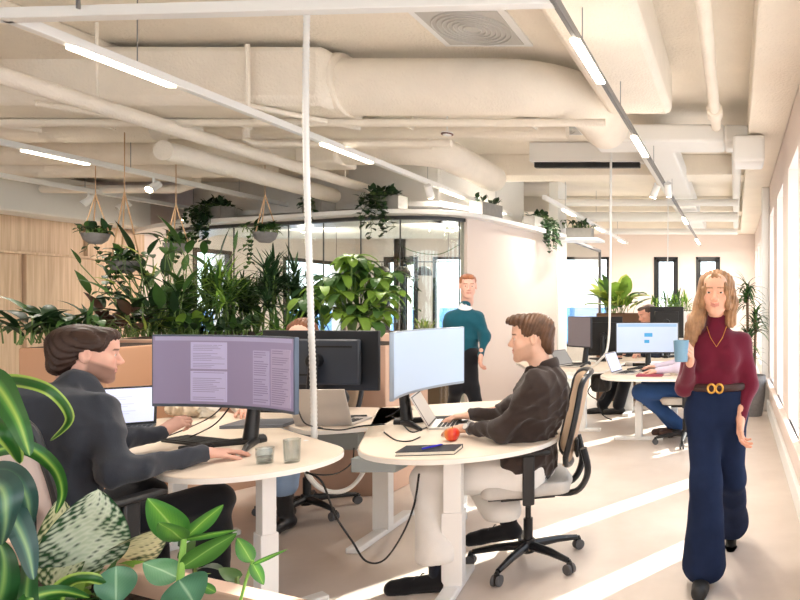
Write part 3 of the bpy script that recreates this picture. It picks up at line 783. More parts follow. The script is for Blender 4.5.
def tumbler(label, x, y, r=.036, h=.095, water=.0):
    t = thing('drinking_glass', label, 'glass', (x, y, ZD))
    MB().lathe([(0, 0), (r*.86, 0), (r*.9, .004), (r, h), (r-.003, h), (r*.82, .010), (0, .010)], seg=28).build('bowl', M_tumbler, t)
    if water: MB().lathe([(0, .0105), (r*.80, .0105), (r*.84, water), (0, water)], seg=24).build('water', glass_mat('water', (228, 236, 238), .15), t)
p = FL(292, 462, ZD); tumbler('tall clear drinking glass at the rounded desk end by the hose', p.x, p.y, .035, .105)
p = FL(265, 463, ZD); tumbler('low clear drinking glass of water left of the taller glass', p.x, p.y, .037, .07, .03)
# crumpled paper bag, notebook, pen, apple
def bag(label, loc, rgb, s=(.11, .06, .05), seed=1, nm='paper_bag', cat='paper bag'):
    r = SDF().el((0, 0, s[2]), s).el((s[0]*.5, .01, s[2]*1.1), (s[0]*.55, s[1]*.8, s[2]*.8)).el((-s[0]*.55, 0, s[2]*.9), (s[0]*.5, s[1]*.7, s[2]*.75))
    v, f = r.mesh(.006, folds(.012, 55, seed)); v[:, 2] = np.maximum(v[:, 2], 0)
    o = npmesh(nm, [(v, f, None, 0)], mat(nm+str(rgb[0]), rgb, .75, var=.1, vscale=20), smooth=False); o.location = loc
    return tag(o, label, cat)
bag('crumpled white and tan paper bag behind the bearded man\'s keyboard', FL(188, 417, ZD), (226, 208, 184), (.14, .07, .055), 3)
bag('small crumpled pale paper wrap beside the monitor foot', FL(208, 418, ZD), (214, 208, 196), (.05, .05, .05), 5)
p = FL(430, 452, ZD)
t = thing('notebook', 'closed black notebook lying at the rounded desk end below the apple', 'notebook', (p.x, p.y, ZD), R(8))
MB().box(-.135, .135, -.075, .075, 0, .003).box(-.135, .135, -.075, .075, .017, .020).box(-.135, .135, .072, .075, 0, .02).build('cover', M_black, t, bevel=.001)
MB().box(-.131, .131, -.071, .071, .003, .017).build('pages', mat('paper', (240, 232, 215), .8), t)
t = thing('pen', 'blue pen lying on the black notebook', 'pen', (p.x+.01, p.y, ZD+.0265), R(62))
MB().tube([(-.055, 0, 0), (.05, 0, 0), (.06, 0, 0)], [.0045, .0045, .0015], 10).build('barrel', mat('pen_blue', (50, 45, 200), .3), t)
MB().tube([(-.055, 0, .006), (-.02, 0, .007)], .0018, 6).build('clip', M_grey, t)
p = FL(452, 441, ZD)
t = thing('apple', 'red and yellow apple next to the wristwatch and black notebook', 'apple', (p.x, p.y, ZD))
g = MB(); prof = [(0.001, .006), (.012, .001), (.024, .004), (.035, .018), (.040, .036), (.038, .052), (.028, .066), (.016, .070), (.007, .066), (.001, .058)]
g.lathe(prof, seg=28)
for v in g.v:
    a = math.atan2(v[1], v[0]); k = .5+.5*math.sin(a*1+2.2)+.12*math.sin(a*7); k = max(0, min(1, k)); g.c.append(tuple(Vector(lin((214, 44, 30)))*(k)+Vector(lin((240, 170, 60)))*(1-k)))
g.build('flesh', mat('apple_skin', (210, 50, 30), .3, attr='Col', coat=.4), t, sub=1)
MB().tube([(0, 0, .058), (.003, 0, .078)], .0014, 6).build('stem', mat('stem_brown', (90, 60, 40), .8), t)
t = thing('coffee_cup', 'small cream cup on the round-ended background desk', 'cup', (-.62, 6.55, ZD)); MB().lathe([(0, 0), (.03, 0), (.04, .1), (.036, .1), (.028, .008), (0, .008)], seg=20).build('body', mat('cup_cream', (232, 220, 200), .5), t)
tag(MB().box(-.95, -.62, 7.25, 7.45, ZD, ZD+.06).build('paper_stack', mat('paper_white', (232, 232, 236), .8), bevel=.01), 'pale paper stack on the background desk behind the cup', 'papers')
tag(MB().box(-.98, -.72, 6.42, 6.58, ZD, ZD+.018).build('notebook', mat('notebook_rose', (150, 60, 80), .7), bevel=.004), 'dark rose notebook lying on the round-ended background desk', 'notebook')
# ================================================================ hose and cables
def cable(label, pts, r=.004, m=None, name='cable', cat='cable', n_=10):
    return tag(MB().tube(spline(pts, n_), r, 8).build(name, m or M_black), label, cat)
t = thing('cable_hose', 'white ribbed cable hose hanging from the ceiling down to the desk hub', 'cable hose', (-2.36, 3.6, 0))
M_hose = mat('hose_white', (232, 232, 230), .5)
g = MB(); pts = []; rs = []; zz = ZC
hp = lambda z: Vector((.0+.012*math.sin(z*1.7)+.02*max(0, 1.3-z), .01*math.sin(z*2), z))
k = 0
while zz > ZD-.05: pts.append(hp(zz)); rs.append(.0145 if k % 2 else .0175); zz -= .012; k += 1
g.tube(pts, rs, 10); g.build('ribbed_tube', M_hose, t)
MB().cyl((0, 0, ZC-.03), (0, 0, ZC), .05, seg=20).build('ceiling_rose', M_wpaint, t)
q = [FL(306, 441, .72), P(306, 470, 3.5), P(322, 489, 3.55), P(343, 491, 3.7), P(358, 480, 3.85), P(366, 462, 3.9), P(357, 447, 3.95), P(350, 440, 4.0)]
cable('white ribbed hose looping beneath the gap between the desks', q, .013, M_hose, 'cable_hose', 'cable hose')
cable('black cable sagging to the floor between the two front desks', [P(306, 472, 3.2), P(322, 482, 3.2), P(335, 515, 3.3), P(352, 541, 3.4), P(366, 561, 3.42), P(384, 560, 3.42), P(402, 535, 3.36), P(414, 505, 3.3), P(419, 474, 3.25)], .005)
cable('black cable hanging under the rear desk towards the near desk end', [P(354, 448, 3.9), P(352, 462, 3.8), P(340, 472, 3.5), P(325, 475, 3.3), P(306, 473, 3.2)], .004)
cable('black cable from the right desk to its cable tray', [P(372, 455, 3.6), P(382, 462, 3.45), P(398, 470, 3.3)], .005)
cable('two-bend black cable below the left monitor', [P(228, 400, 3.32), P(212, 416, 3.45), P(188, 428, 3.5), P(165, 437, 3.52)], .0035)
cable('black cable from the left monitor down to the keyboard', [P(232, 404, 3.3), P(215, 424, 3.4), P(190, 437, 3.45), P(176, 441, 3.42)], .0035)
cable('thin black cable along the rear desk behind the silver laptop', [FL(318, 428, ZD+.005), FL(340, 430, ZD+.005), FL(362, 426, ZD+.005), FL(385, 424, ZD+.005)], .004)
cable('black cable curling from the left monitor edge behind the hose', [P(296, 400, 3.3), P(299, 412, 3.4), P(306, 424, 3.5), FL(322, 428, ZD+.008)], .0035)
cable('black cable curving behind the right monitor stand', [P(409, 393, 3.9), P(404, 405, 3.9), P(396, 412, 3.95), P(386, 417, 3.9)], .0035)
cable('black cable lying on the right desk to the monitor foot', [FL(390, 415, ZD+.004), FL(402, 424, ZD+.004), FL(412, 432, ZD+.004), FL(425, 428, ZD+.004), FL(436, 423, ZD+.004)], .0035)
cable('black cable coiled on the right desk before the monitor foot', [FL(384, 432, ZD+.004), FL(396, 440, ZD+.004), FL(410, 441, ZD+.004), FL(420, 437, ZD+.004)], .0035)
cable('white hanging cable over the background desks', [P(612, 50, 7.0), P(611, 150, 7.0), P(610, 290, 7.0), P(608, 345, 7.0), P(600, 360, 7.0), P(590, 368, 7.1)], .013, M_hose, 'cable_hose', 'cable hose')
cable('thin white drop cable in front of the left far window', [P(668, 90, 9), P(668, 220, 9), P(667, 300, 9), P(665, 320, 9)], .008, M_hose, 'cable_hose', 'cable hose')
for a, lb in (([P(597, 378, 7.2), P(588, 392, 7.2), P(600, 400, 7.2), P(606, 390, 7.2), P(601, 376, 7.2)], 'black cable loop under the background desks'), ([P(600, 376, 7.1), P(598, 400, 7.1), P(602, 414, 7.1), P(612, 420, 7.1)], 'black cable hanging under the background desk to the floor'), ([P(678, 382, 6.9), P(672, 395, 6.9), P(664, 400, 6.9), P(655, 398, 6.9)], 'thin black cable beneath the lit background screen')): cable(lb, a, .006)
tag(MB().box(-1.62, -1.40, 7.25, 7.42, .45, .66).build('cable_bag', M_black, bevel=.05), 'black cable bag hanging below the background desks', 'bag')

# ================================================================ chairs
M_seat = mat('seat_fabric', (196, 192, 186), .9, var=.03, vscale=40, bump=.2, bscale=200)
M_backf = mat('back_fabric', (206, 178, 150), .9, var=.03, vscale=40)
M_cast = mat('caster_grey', (84, 84, 86), .5)
def chair(name, label, loc, rotz, seat=M_seat, back=M_backf, zs=.46, arms=True, base_rot=0, bk=0):
    t = thing(name, label, 'chair', loc, rotz)
    hb = MB(); hb.lathe([(.0, .06), (.035, .06), (.04, .10), (.036, .135), (0, .135)], seg=20)
    Rb = Matrix.Rotation(base_rot, 4, 'Z')
    for k in range(5):
        a = k*2*math.pi/5; d = Vector((math.cos(a), math.sin(a), 0))
        hb.tube([Rb @ (d*.02+Vector((0, 0, .10))), Rb @ (d*.17+Vector((0, 0, .092))), Rb @ (d*.30+Vector((0, 0, .072)))], [.026, .021, .015], 10)
    hb.build('star_base', M_blackm, t, bevel=.002)
    for k in range(5):
        a = k*2*math.pi/5; d = Rb @ Vector((math.cos(a), math.sin(a), 0)); n_ = Vector((-d.y, d.x, 0)); o = d*.31
        c = MB()
        for s_ in (-1, 1): c.cyl(o+n_*.006*s_+Vector((0, 0, .029)), o+n_*.024*s_+Vector((0, 0, .029)), .029, seg=20)
        c = c.build('caster', M_cast, t, bevel=.004)
        MB().cyl(o+Vector((0, 0, .03)), o+Vector((0, 0, .078)), .009, seg=10).box(o.x-.014, o.x+.014, o.y-.014, o.y+.014, .05, .066).build('caster_fork', M_black, c)
    MB().cyl((0, 0, .13), (0, 0, .25), .025, seg=16).cyl((0, 0, .24), (0, 0, zs-.06), .015, seg=16).build('gas_column', M_black, t)
    g = MB(); g.box(-.12, .12, -.14, .14, zs-.075, zs-.04); g.box(-.2, .2, -.2, .2, zs-.045, zs-.03); g.tube([(.1, .02, zs-.06), (.25, .04, zs-.075), (.27, .04, zs-.075)], .007, 8)
    g.build('seat_mechanism', M_black, t, bevel=.012)
    s = SDF().el((0, .01, zs-.005), (.25, .25, .045)).rc((-.16, .18, zs-.005), (.16, .18, zs-.005), .05, k=.05).rc((-.16, -.16, zs), (.16, -.16, zs), .05, k=.05).rc((-.18, -.15, zs), (-.18, .17, zs), .045, k=.05).rc((.18, -.15, zs), (.18, .17, zs), .045, k=.05)
    v, f = s.mesh(.012); v[:, 2] = np.clip(v[:, 2], zs-.032, zs+.032); npmesh('seat', [(v, f, None, 0)], seat, t)
    nb = len(t.children)
    def bp(uu, vv):  # u -1..1 , v 0..1
        wd = .20+.035*math.sin(math.pi*min(1, vv*1.1)); z = zs+.10+vv*.50
        y = -.235-.05*vv-.045*math.sin(math.pi*vv)*-1*-.4+.06*(uu*uu)-.06*(vv**2)
        return Vector((uu*wd, y, z))
    rim = [bp(-1, v/8) for v in range(1, 8)]+[bp(-.85, .965), bp(-.5, 1), bp(0, 1), bp(.5, 1), bp(.85, .965)]+[bp(1, v/8) for v in range(7, 0, -1)]+[bp(.85, .03), bp(.5, 0), bp(0, 0), bp(-.5, 0), bp(-.85, .03), bp(-1, 1/8)]
    MB().tube(spline(rim, 4), .016, 10).build('back_frame', M_blackm, t)
    g = MB(); nu, nv = 10, 12
    vs = [bp(-.95+1.9*i/nu, .02+.96*j/nv) for j in range(nv+1) for i in range(nu+1)]
    g.add(vs, [(j*(nu+1)+i, j*(nu+1)+i+1, (j+1)*(nu+1)+i+1, (j+1)*(nu+1)+i) for j in range(nv) for i in range(nu)]); g.build('backrest', back, t, solid=.012)
    g = MB()
    for s_ in (-1, 1): g.tube(spline([(s_*.06, -.1, zs-.06), (s_*.12, -.25, zs-.05), (s_*.17, -.31, zs+.06), (s_*.19, -.285, zs+.2)], 5), [.022]*16, 10, flat=.8)
    g.build('back_support', M_blackm, t)
    g = MB(); g.box(-.19, .19, -.262, -.245, zs+.15, zs+.25); g.build('lumbar_pad', M_black, t, bevel=.01)
    if arms:
        for s_ in (-1, 1):
            a = MB().box(s_*.27-.015, s_*.27+.015, -.03, .03, zs-.06, zs+.20); a.tube([(s_*.12, 0, zs-.06), (s_*.27, 0, zs-.055)], .018, 10); a = a.build('armrest_post', M_blackm, t, bevel=.008)
            MB().box(s_*.27-.038, s_*.27+.038, -.11, .12, zs+.20, zs+.225).build('arm_pad', M_black, a, bevel=.01)
    for c in t.children:
        if not c.name.startswith(('star_base', 'caster', 'gas_column')): c.location.y -= bk
    return t
chair('office_chair', 'office chair with pale seat and black star base under the man in brown shirt', (-1.155, 3.63, 0), R(108), base_rot=R(6), bk=.0)
chair('office_chair', 'office chair with pinkish back shell behind the bearded man in dark sweater', (-2.66, 2.62, 0), R(-10), seat=mat('seat_dark', (40, 42, 48), .9), back=mat('shell_pink', (206, 190, 182), .6), zs=.46)
chair('office_chair', 'black-based office chair behind the large monitors, under the seated woman', (-2.95, 4.48, 0), R(176), arms=False, base_rot=R(12))
chair('office_chair', 'office chair in the background, half hidden by the walking woman', (-.52, 6.75, 0), R(95), seat=mat('seat_light2', (205, 198, 188), .9), base_rot=R(30))
chair('office_chair', 'dark office chair of the far man behind the lit screen', (-1.2, 9.45, 0), R(180), seat=M_black, back=M_black)
# ================================================================ plants
def G(name, rgb, tr=.25, rough=.45, var=.18, vs=9): return mat(name, rgb, rough, var=var, vscale=vs, transl=tr, spec=.4)
G_dark = G('leaf_dark', (36, 62, 34), .12, .5); G_mid = G('leaf_mid', (62, 96, 44), .2); G_light = G('leaf_light', (122, 156, 62), .35)
G_yel = G('leaf_yellow', (168, 184, 84), .35); G_ivy = G('leaf_ivy', (46, 70, 42), .15); G_brz = G('leaf_bronze', (74, 52, 42), .15)
M_stem = mat('stem_green', (96, 122, 62), .6); M_twig = mat('stem_brown2', (96, 76, 56), .8)
PROF = {'lance': lambda t: math.sin(math.pi*min(1, t**.8))*(1-.25*t), 'oval': lambda t: math.sqrt(max(0, math.sin(math.pi*t**.9))), 'blade': lambda t: min(1, t*6)*(1-t)**.6,
        'ovate': lambda t: math.sin(math.pi*t**.6)**.8 if 0 < t < 1 else 0, 'heart': lambda t: (math.sin(math.pi*t**.5))**.7 if 0 < t < 1 else 0}
def leaf(mb, base, d, L, W, droop=.5, shape='lance', fold=.25, up=None, seg=7, mi=0, roll=0, wave=0):
    base = Vector(base); d = Vector(d).normalized(); up = Vector(up) if up else Vector((0, 0, 1))
    side = d.cross(up)
    if side.length < .05: side = d.cross(Vector((1, 0, 0)))
    side.normalize()
    if roll: side = Matrix.Rotation(roll, 3, d) @ side
    pr = PROF[shape]; p = base.copy(); vs = []; ds = L/seg
    for i in range(seg+1):
        t = i/seg; w = pr(t)*W/2; nn = side.cross(d).normalized()
        if nn.z < 0 and abs(nn.z) > .2 and not roll: nn = -nn
        f_ = fold*w+(wave*W*math.sin(t*14+roll*5) if wave else 0)
        vs += [p-side*w+nn*f_, p.copy(), p+side*w+nn*f_]
        p = p+d*ds; d = (d+Vector((0, 0, -droop/seg))).normalized()
    fs = []
    for i in range(seg):
        a = i*3; fs += [(a, a+1, a+4, a+3), (a+1, a+2, a+5, a+4)]
    mb.add(vs, fs, mi); return p
def sphdir(az, el): return Vector((math.cos(az)*math.cos(el), math.sin(az)*math.cos(el), math.sin(el)))
def plant(name, label, loc, leaves, mats, stems=None, cat='plant', group=None, smat=None, extra=None):
    t = thing(name, label, cat, loc, 0, group)
    mats = list(mats)
    if stems and stems.v: leaves.add(stems.v, stems.f, len(mats)); mats.append(smat or M_stem)
    leaves.build('foliage', mats, t, smooth=60)
    return t
def bush(seed, n, L, W, h, spread=.9, shape='lance', droop=.8, stemh=.4, r0=.03, elr=(20, 85), nm=1, fold=.25, seg=6, wave=0):
    """leaves leaving several short stems"""
    r = random.Random(seed); lf = MB(); st = MB()
    for k in range(n):
        az = r.uniform(0, 6.28); el = R(r.uniform(*elr)); b = Vector((r.gauss(0, r0), r.gauss(0, r0), 0)); top = b+sphdir(az, R(r.uniform(50, 88)))*h*stemh*r.uniform(.3, 1.6)
        st.tube([b, (b+top)/2+Vector((0, 0, .02)), top], .004, 5)
        leaf(lf, top, sphdir(az+r.uniform(-.3, .3), el), L*r.uniform(.65, 1.2), W*r.uniform(.75, 1.2), droop*r.uniform(.6, 1.5), shape, fold, seg=seg, mi=r.randrange(nm), wave=wave)
    return lf, st
def canes(seed, ncane, h, nleaf, L, W, droop=1.0, spread=.12, shape='blade', nm=1, el=(-10, 75), ring=True, tops=1):
    r = random.Random(seed); lf = MB(); st = MB()
    for c in range(ncane):
        az = r.uniform(0, 6.28); b = sphdir(az, 0)*r.uniform(0, spread); hh = h*r.uniform(.45, 1.0); top = b+Vector((r.gauss(0, .06), r.gauss(0, .06), hh))
        st.tube([b, (b+top)/2+Vector((r.gauss(0, .02), 0, 0)), top], .008, 6)
        for k in range(nleaf):
            t = 1-(k/nleaf)*.35*(1 if ring else 2); q = b.lerp(top, t)
            leaf(lf, q, sphdir(r.uniform(0, 6.28), R(r.uniform(*el))), L*r.uniform(.7, 1.15), W*r.uniform(.8, 1.2), droop*r.uniform(.5, 1.4), shape, .3, seg=6, mi=r.randrange(nm))
    return lf, st
def palmate(seed, n, h, L, W, droop=1.1, nm=1, R0=.32):
    """umbrella tree: whorls of drooping oval leaflets on long stalks"""
    r = random.Random(seed); lf = MB(); st = MB()
    for k in range(n):
        az = r.uniform(0, 6.28); el = R(r.uniform(-35, 85)); q = Vector((0, 0, h*.62))+sphdir(az, el)*R0*r.uniform(.5, 1.1)
        st.tube([Vector((0, 0, 0)), Vector((0, 0, h*.4))+sphdir(az, .3)*R0*.15, q], .005, 5)
        for j in range(7): leaf(lf, q, sphdir(az+j*6.28/7+r.uniform(-.2, .2), R(r.uniform(-12, 30))), L*r.uniform(.7, 1.1), W*r.uniform(.8, 1.1), droop, 'oval', .2, seg=6, mi=r.randrange(nm))
    return lf, st

# --- big planter troughs
ZP = 1.18
def trough(label, poly, z, m=M_planter):
    t = thing('planter', label, 'planter', (0, 0, 0))
    MB().prism(poly, 0, z).build('box', m, t, bevel=.008)
    c = Vector((sum(p[0] for p in poly)/len(poly), sum(p[1] for p in poly)/len(poly)))
    MB().prism([tuple(c+(Vector(p)-c)*.94) for p in poly], z-.04, z+.001).build('soil', M_soil, t)
    return t
M_pl1 = mat('planter_ochre', (196, 150, 118), .55, var=.01)
trough('ochre metal planter box behind the bearded man\'s head', [(-4.52, 4.1), (-3.96, 4.1), (-4.0, 4.68), (-4.6, 4.68)], 1.165, M_pl1)
trough('long rose-brown planter wall below the tall dark plants', [(-4.56, 4.72), (-4.0, 4.72), (-3.7, 5.35), (-3.05, 5.62), (-2.95, 6.25), (-4.1, 6.3), (-5.0, 5.9)], 1.185)
GM = [G_dark, G_mid]
def put(kind, label, px, Y, args, mats=GM, name='leafy_plant', z=ZP, **k):
    lf, st = kind(*args[0], **args[1]); x = (px-CX)*Y/F
    return plant(name, label, (x, Y, z), lf, mats, st, **k)
put(bush, 'wide glossy peace lily in the ochre planter behind the bearded man', 42, 4.38, ((11, 46, .26, .085, .28), dict(droop=1.1, nm=2, r0=.1, elr=(10, 70))), name='peace_lily')
put(bush, 'low dark leafy plant in the planter gap beside the peace lily', 84, 4.45, ((12, 30, .22, .06, .22), dict(droop=1.0, nm=2, r0=.06)), z=1.17)
put(bush, 'bronze-leaved plant at the left end of the long planter', 118, 5.1, ((13, 34, .24, .075, .36), dict(droop=.8, nm=2, r0=.1, shape='ovate', elr=(5, 60))), mats=[G_dark, G_brz], name='bronze_calathea')
put(bush, 'dark broad-leaved plant with raised leaves left of the palm', 150, 5.3, ((14, 46, .24, .08, .55), dict(droop=.8, nm=2, r0=.12, elr=(10, 75))))
put(bush, 'tall broad-leaved plant with pale leaf tips near the hanging bowl', 158, 5.7, ((15, 40, .20, .065, .85), dict(droop=.7, nm=5, r0=.1, stemh=.55)), mats=[G_dark, G_mid, G_dark, G_mid, G_yel])
put(bush, 'dark pointed-leaf plant rising highest behind the palms', 190, 5.9, ((16, 40, .30, .085, .9), dict(droop=.8, nm=2, r0=.12, stemh=.6)))
put(canes, 'bright feathery green palm in the middle of the long planter', 222, 5.55, ((17, 9, .55, 26, .27, .022), dict(droop=.9, spread=.16, nm=2)), mats=[G_mid, G_light], name='lady_palm')
put(canes, 'dark spiky palm directly left of the white hose', 286, 5.75, ((18, 10, .62, 30, .24, .026), dict(droop=.55, spread=.2, nm=2, el=(-5, 70))), mats=[G_dark, G_dark], name='lady_palm')
put(canes, 'dense dark palm between the bright palm and the spiky one', 255, 5.95, ((19, 9, .5, 24, .26, .028), dict(droop=.9, spread=.2, nm=2)), name='lady_palm')
put(bush, 'low round-leaved light plant at the front of the long planter', 187, 5.35, ((20, 34, .10, .07, .24), dict(droop=.5, nm=2, r0=.05, shape='oval')), mats=[G_mid, G_light])
put(bush, 'low variegated grassy plant behind the left monitor corner', 160, 5.3, ((21, 46, .17, .03, .14), dict(droop=1.0, nm=2, r0=.13)), mats=[G_mid, G_yel])
put(bush, 'low dark creeping leaves at the foot of the bright palm', 225, 5.45, ((22, 50, .14, .06, .14), dict(droop=1.0, nm=2, r0=.17)))
put(bush, 'light green bladed lily just left of the seated woman\'s head', 284, 5.5, ((23, 30, .34, .032, .12), dict(droop=.9, nm=2, r0=.05, elr=(15, 75), shape='blade')), mats=[G_mid, G_light], name='spider_plant', z=1.15)
put(palmate, 'bright umbrella tree with drooping oval leaves right of the hose', 352, 5.1, ((24, 34, .58, .19, .08), dict(nm=2, R0=.33, droop=1.9)), mats=[G_mid, G_light], name='umbrella_tree', z=1.12)
put(palmate, 'small darker umbrella plant behind the hose', 322, 5.9, ((25, 13, .5, .19, .075), dict(nm=2, R0=.2)), mats=[G_dark, G_mid], name='umbrella_tree')
put(bush, 'dark leafy plant filling the right end of the long planter', 305, 6.0, ((26, 40, .24, .085, .42), dict(droop=.8, nm=2, r0=.15)))
put(bush, 'dark leafy plant between the two palms at the planter back', 205, 6.05, ((27, 44, .28, .09, .55), dict(droop=.8, nm=2, r0=.2)))
# supporting pot for the umbrella tree
trough('low rose-brown planter extension below the umbrella tree', [(-3.5, 4.88), (-2.62, 4.88), (-2.6, 5.3), (-3.04, 5.5), (-3.5, 5.3)], 1.13)

# --- hanging bowls
M_bowl = mat('bowl_grey', (122, 120, 120), .8, var=.1, vscale=30, bump=.2); M_rope = mat('rope_tan', (196, 160, 124), .8)
def hang(label, plabel, px, py, Y, r, seed, trail=0, top=None, mats=GM):
    p = P(px, py, Y)
    t = thing('hanging_bowl', label, 'hanging planter', p, 0)
    MB().lathe([(.0, -r*.72), (r*.42, -r*.70), (r*.8, -r*.36), (r, r*.22), (r*.95, r*.22), (r*.75, -.1*r), (0, -.1*r)], seg=28).build('bowl', M_bowl, t)
    MB().lathe([(0, r*.12), (r*.88, r*.12)], seg=20).build('soil', M_soil, t)
    zt = (top or .42); g = MB()
    for k in range(3): a = k*2.094+.4; g.cyl((r*.97*math.cos(a), r*.97*math.sin(a), r*.2), (0, 0, zt), .006, seg=6)
    g.cyl((0, 0, zt), (0, 0, ZC-p.z), .004, seg=6); g.build('rope', M_rope, t)
    lf, st = bush(seed, 50, .12, .055, .13, droop=1.3, nm=2, r0=r*.45, elr=(0, 70), shape='ovate')
    rr = random.Random(seed)
    for k in range(trail):
        a = rr.uniform(2.4, 5.6); q = Vector((math.cos(a)*r, math.sin(a)*r, r*.2)); pts = [q]
        for j in range(rr.randrange(4, 9)): q = q+Vector((rr.gauss(0, .02)+.006*math.cos(a), rr.gauss(0, .015), -.045)); pts.append(q.copy()); leaf(lf, q, sphdir(rr.uniform(0, 6.28), -.4), .065, .05, .8, 'heart', .1, seg=4, mi=rr.randrange(2))
        st.tube(pts, .003, 4)
    plant('hanging_plant', plabel, p+Vector((0, 0, r*.12)), lf, mats, st)
hang('grey hanging bowl furthest left, highest of the four', 'bushy plant in the leftmost hanging bowl', 95.5, 236, 6.6, .115, 31, 2)
hang('grey hanging bowl second from left, hanging lowest', 'trailing heart-leaved plant in the lowest hanging bowl', 124.5, 264, 5.6, .112, 32, 9, .62, mats=[G_dark, G_mid])
hang('grey hanging bowl third from left, over the pale leaf tips', 'compact plant in the third hanging bowl', 176, 246, 6.6, .105, 33, 2)
hang('grey hanging bowl furthest right, below the ledge by the starry spotlight', 'plant with drooping leaves in the rightmost hanging bowl', 265, 235, 6.8, .115, 34, 3)

# --- ledge pots
M_pot = mat('pot_grey', (150, 147, 142), .85, var=.06, vscale=20)
def ledge(label, plabel, px, w, trail, seed, h=.17, dd=.0, n=60, mats=(None,), lean=0, sh='ovate', L=.10):
    i = pidx(px); q = offs(path, .0+dd)[i]; tn = (path[min(i+1, len(path)-1)]-path[i-1]).normalized(); a = math.atan2(tn.y, tn.x)
    t = thing('ledge_pot', label, 'plant pot', (q.x, q.y, SH), a)
    MB().box(-w/2, w/2, -.09, .09, 0, .01).box(-w/2, w/2, -.09, -.075, 0, h).box(-w/2, w/2, .075, .09, 0, h).box(-w/2, -w/2+.015, -.09, .09, 0, h).box(w/2-.015, w/2, -.09, .09, 0, h).build('pot', M_pot, t, bevel=.004)
    MB().box(-w/2+.015, w/2-.015, -.075, .075, .01, h-.02).build('soil', M_soil, t)
    r = random.Random(seed); lf = MB(); st = MB()
    for k in range(n):
        b = Vector((r.uniform(-w*.42, w*.42)+lean*.05, r.uniform(-.06, .06), h-.02)); d = sphdir(r.uniform(0, 6.28), R(r.uniform(10, 80))); b2 = b+d*r.uniform(.03, .10)
        st.tube([b, b2], .002, 4); leaf(lf, b2, d, L*r.uniform(.6, 1.1), L*.62, 1.1, sh, .15, seg=4, mi=r.randrange(2))
    for k in range(trail):
        q2 = Vector((r.uniform(-w*.45, w*.45)+lean*w*.35, -.09, h)); pts = [q2.copy()]; q2 += Vector((0, -.035-r.uniform(0, .05), .02)); pts.append(q2.copy())
        for j in range(r.randrange(3, 11)): q2 = q2+Vector((r.gauss(0, .025), r.gauss(-.002, .012), -.05)); q2.y = min(q2.y, -.10); pts.append(q2.copy()); [leaf(lf, q2, sphdir(r.uniform(3.4, 6.0), R(r.uniform(-50, 30))), L*r.uniform(.55, .95), L*.6, .8, 'heart', .1, seg=4, mi=r.randrange(2)) for _ in range(2)]
        st.tube(pts, .003, 4)
    pl = plant('ledge_plant', plabel, (q.x, q.y, SH), lf, [G_ivy, G_dark], st); pl.rotation_euler.z = a
ledge('grey pot on the ledge furthest left, beside the rear track', 'long trailing vine on the ledge at left', 222, .48, 16, 41, n=80)
ledge('grey pot on the ledge just right of the white hose', 'small leafy plant on the ledge right of the hose', 321, .34, 3, 42, n=34)
ledge('grey pot on the ledge over the middle of the curved glass', 'dense cascading ivy over the curved glass', 391, .34, 14, 43, n=90, lean=-.8)
ledge('long grey pot on the ledge above the glass room corner', 'sparse upright plant on the ledge above the glass corner', 484, .42, 0, 44, n=30, sh='lance')
ledge('grey pot on the ledge over the pink partition', 'ivy hanging down over the pink partition', 540, .5, 12, 45, n=50, lean=.9)
p = P(580, 237, 10.2)
t = thing('ledge_pot', 'small grey pot on its own shelf right of the pink partition', 'plant pot', (p.x, 10.2, 2.46)); MB().box(-.2, .2, -.09, .09, 0, .16).build('pot', M_pot, t, bevel=.004); MB().box(-.18, .18, -.07, .07, .155, .165).build('soil', M_soil, t)
tag(MB().box(-2.78, -2.1, 10.0, 10.5, 2.42, 2.46).build('wall_shelf', M_wpaint, bevel=.004), 'small white shelf end beyond the pink partition', 'shelf')
lf, st = bush(46, 40, .13, .06, .15, droop=1.2, nm=2, r0=.1, elr=(0, 70), shape='ovate'); plant('ledge_plant', 'small leafy plant on the separate shelf right of the partition', (p.x, 10.2, 2.62), lf, [G_ivy, G_dark], st)
# vines strung inside the glass room
lf = MB(); st = MB(); r = random.Random(5); pts = spline([P(398, 244, 8.6), P(415, 252, 8.6), P(440, 254, 8.6), P(462, 243, 8.6)], 8); st.tube(pts, .006, 5)
q = P(432, 252, 8.6)
for k in range(26): leaf(lf, P(410, 255, 8.6)+Vector((r.gauss(0, .08), 0, -abs(r.gauss(0, .3)))), sphdir(r.uniform(0, 6.28), -.3), .09, .06, .5, 'heart', seg=4, mi=r.randrange(2))
plant('hanging_vine', 'thin vine strung between the pendants inside the glass room', (0, 0, 0), lf, [G_ivy, G_mid], st)

# --- background plants
def pot(label, x, y, r, h, m, z=0, name='plant_pot'):
    t = thing(name, label, 'plant pot', (x, y, z)); MB().lathe([(0, 0), (r*.72, 0), (r*.95, h*.5), (r, h), (r*.93, h), (r*.85, h*.9), (0, h*.9)], seg=32).build('pot', m, t); MB().lathe([(0, h*.9), (r*.86, h*.9+.005)], seg=24).build('soil', M_soil, t)
p = P(757, 400, 9.3); pot('large grey floor pot against the window wall', .22, 8.4, .18, .52, M_bowl)
lf, st = canes(51, 1, .01, 1, .1, .01); lf = MB(); st = MB(); r = random.Random(52)
for (hh, dx, nl) in ((1.15, -.03, 70), (.8, .05, 60), (.45, -.02, 50)):
    st.tube([(dx, 0, -.05), (dx*1.4, .02, hh)], .018, 8)
    for k in range(nl): leaf(lf, (dx*1.4, .02, hh-.25+.28*r.random()), sphdir(r.uniform(0, 6.28), R(r.uniform(0, 80))),   .30*r.uniform(.7, 1.1), .04, 1.5, 'blade', .3, seg=6, mi=r.randrange(2))
lf.v = [(min(v[0], .235), v[1], v[2]) for v in lf.v]
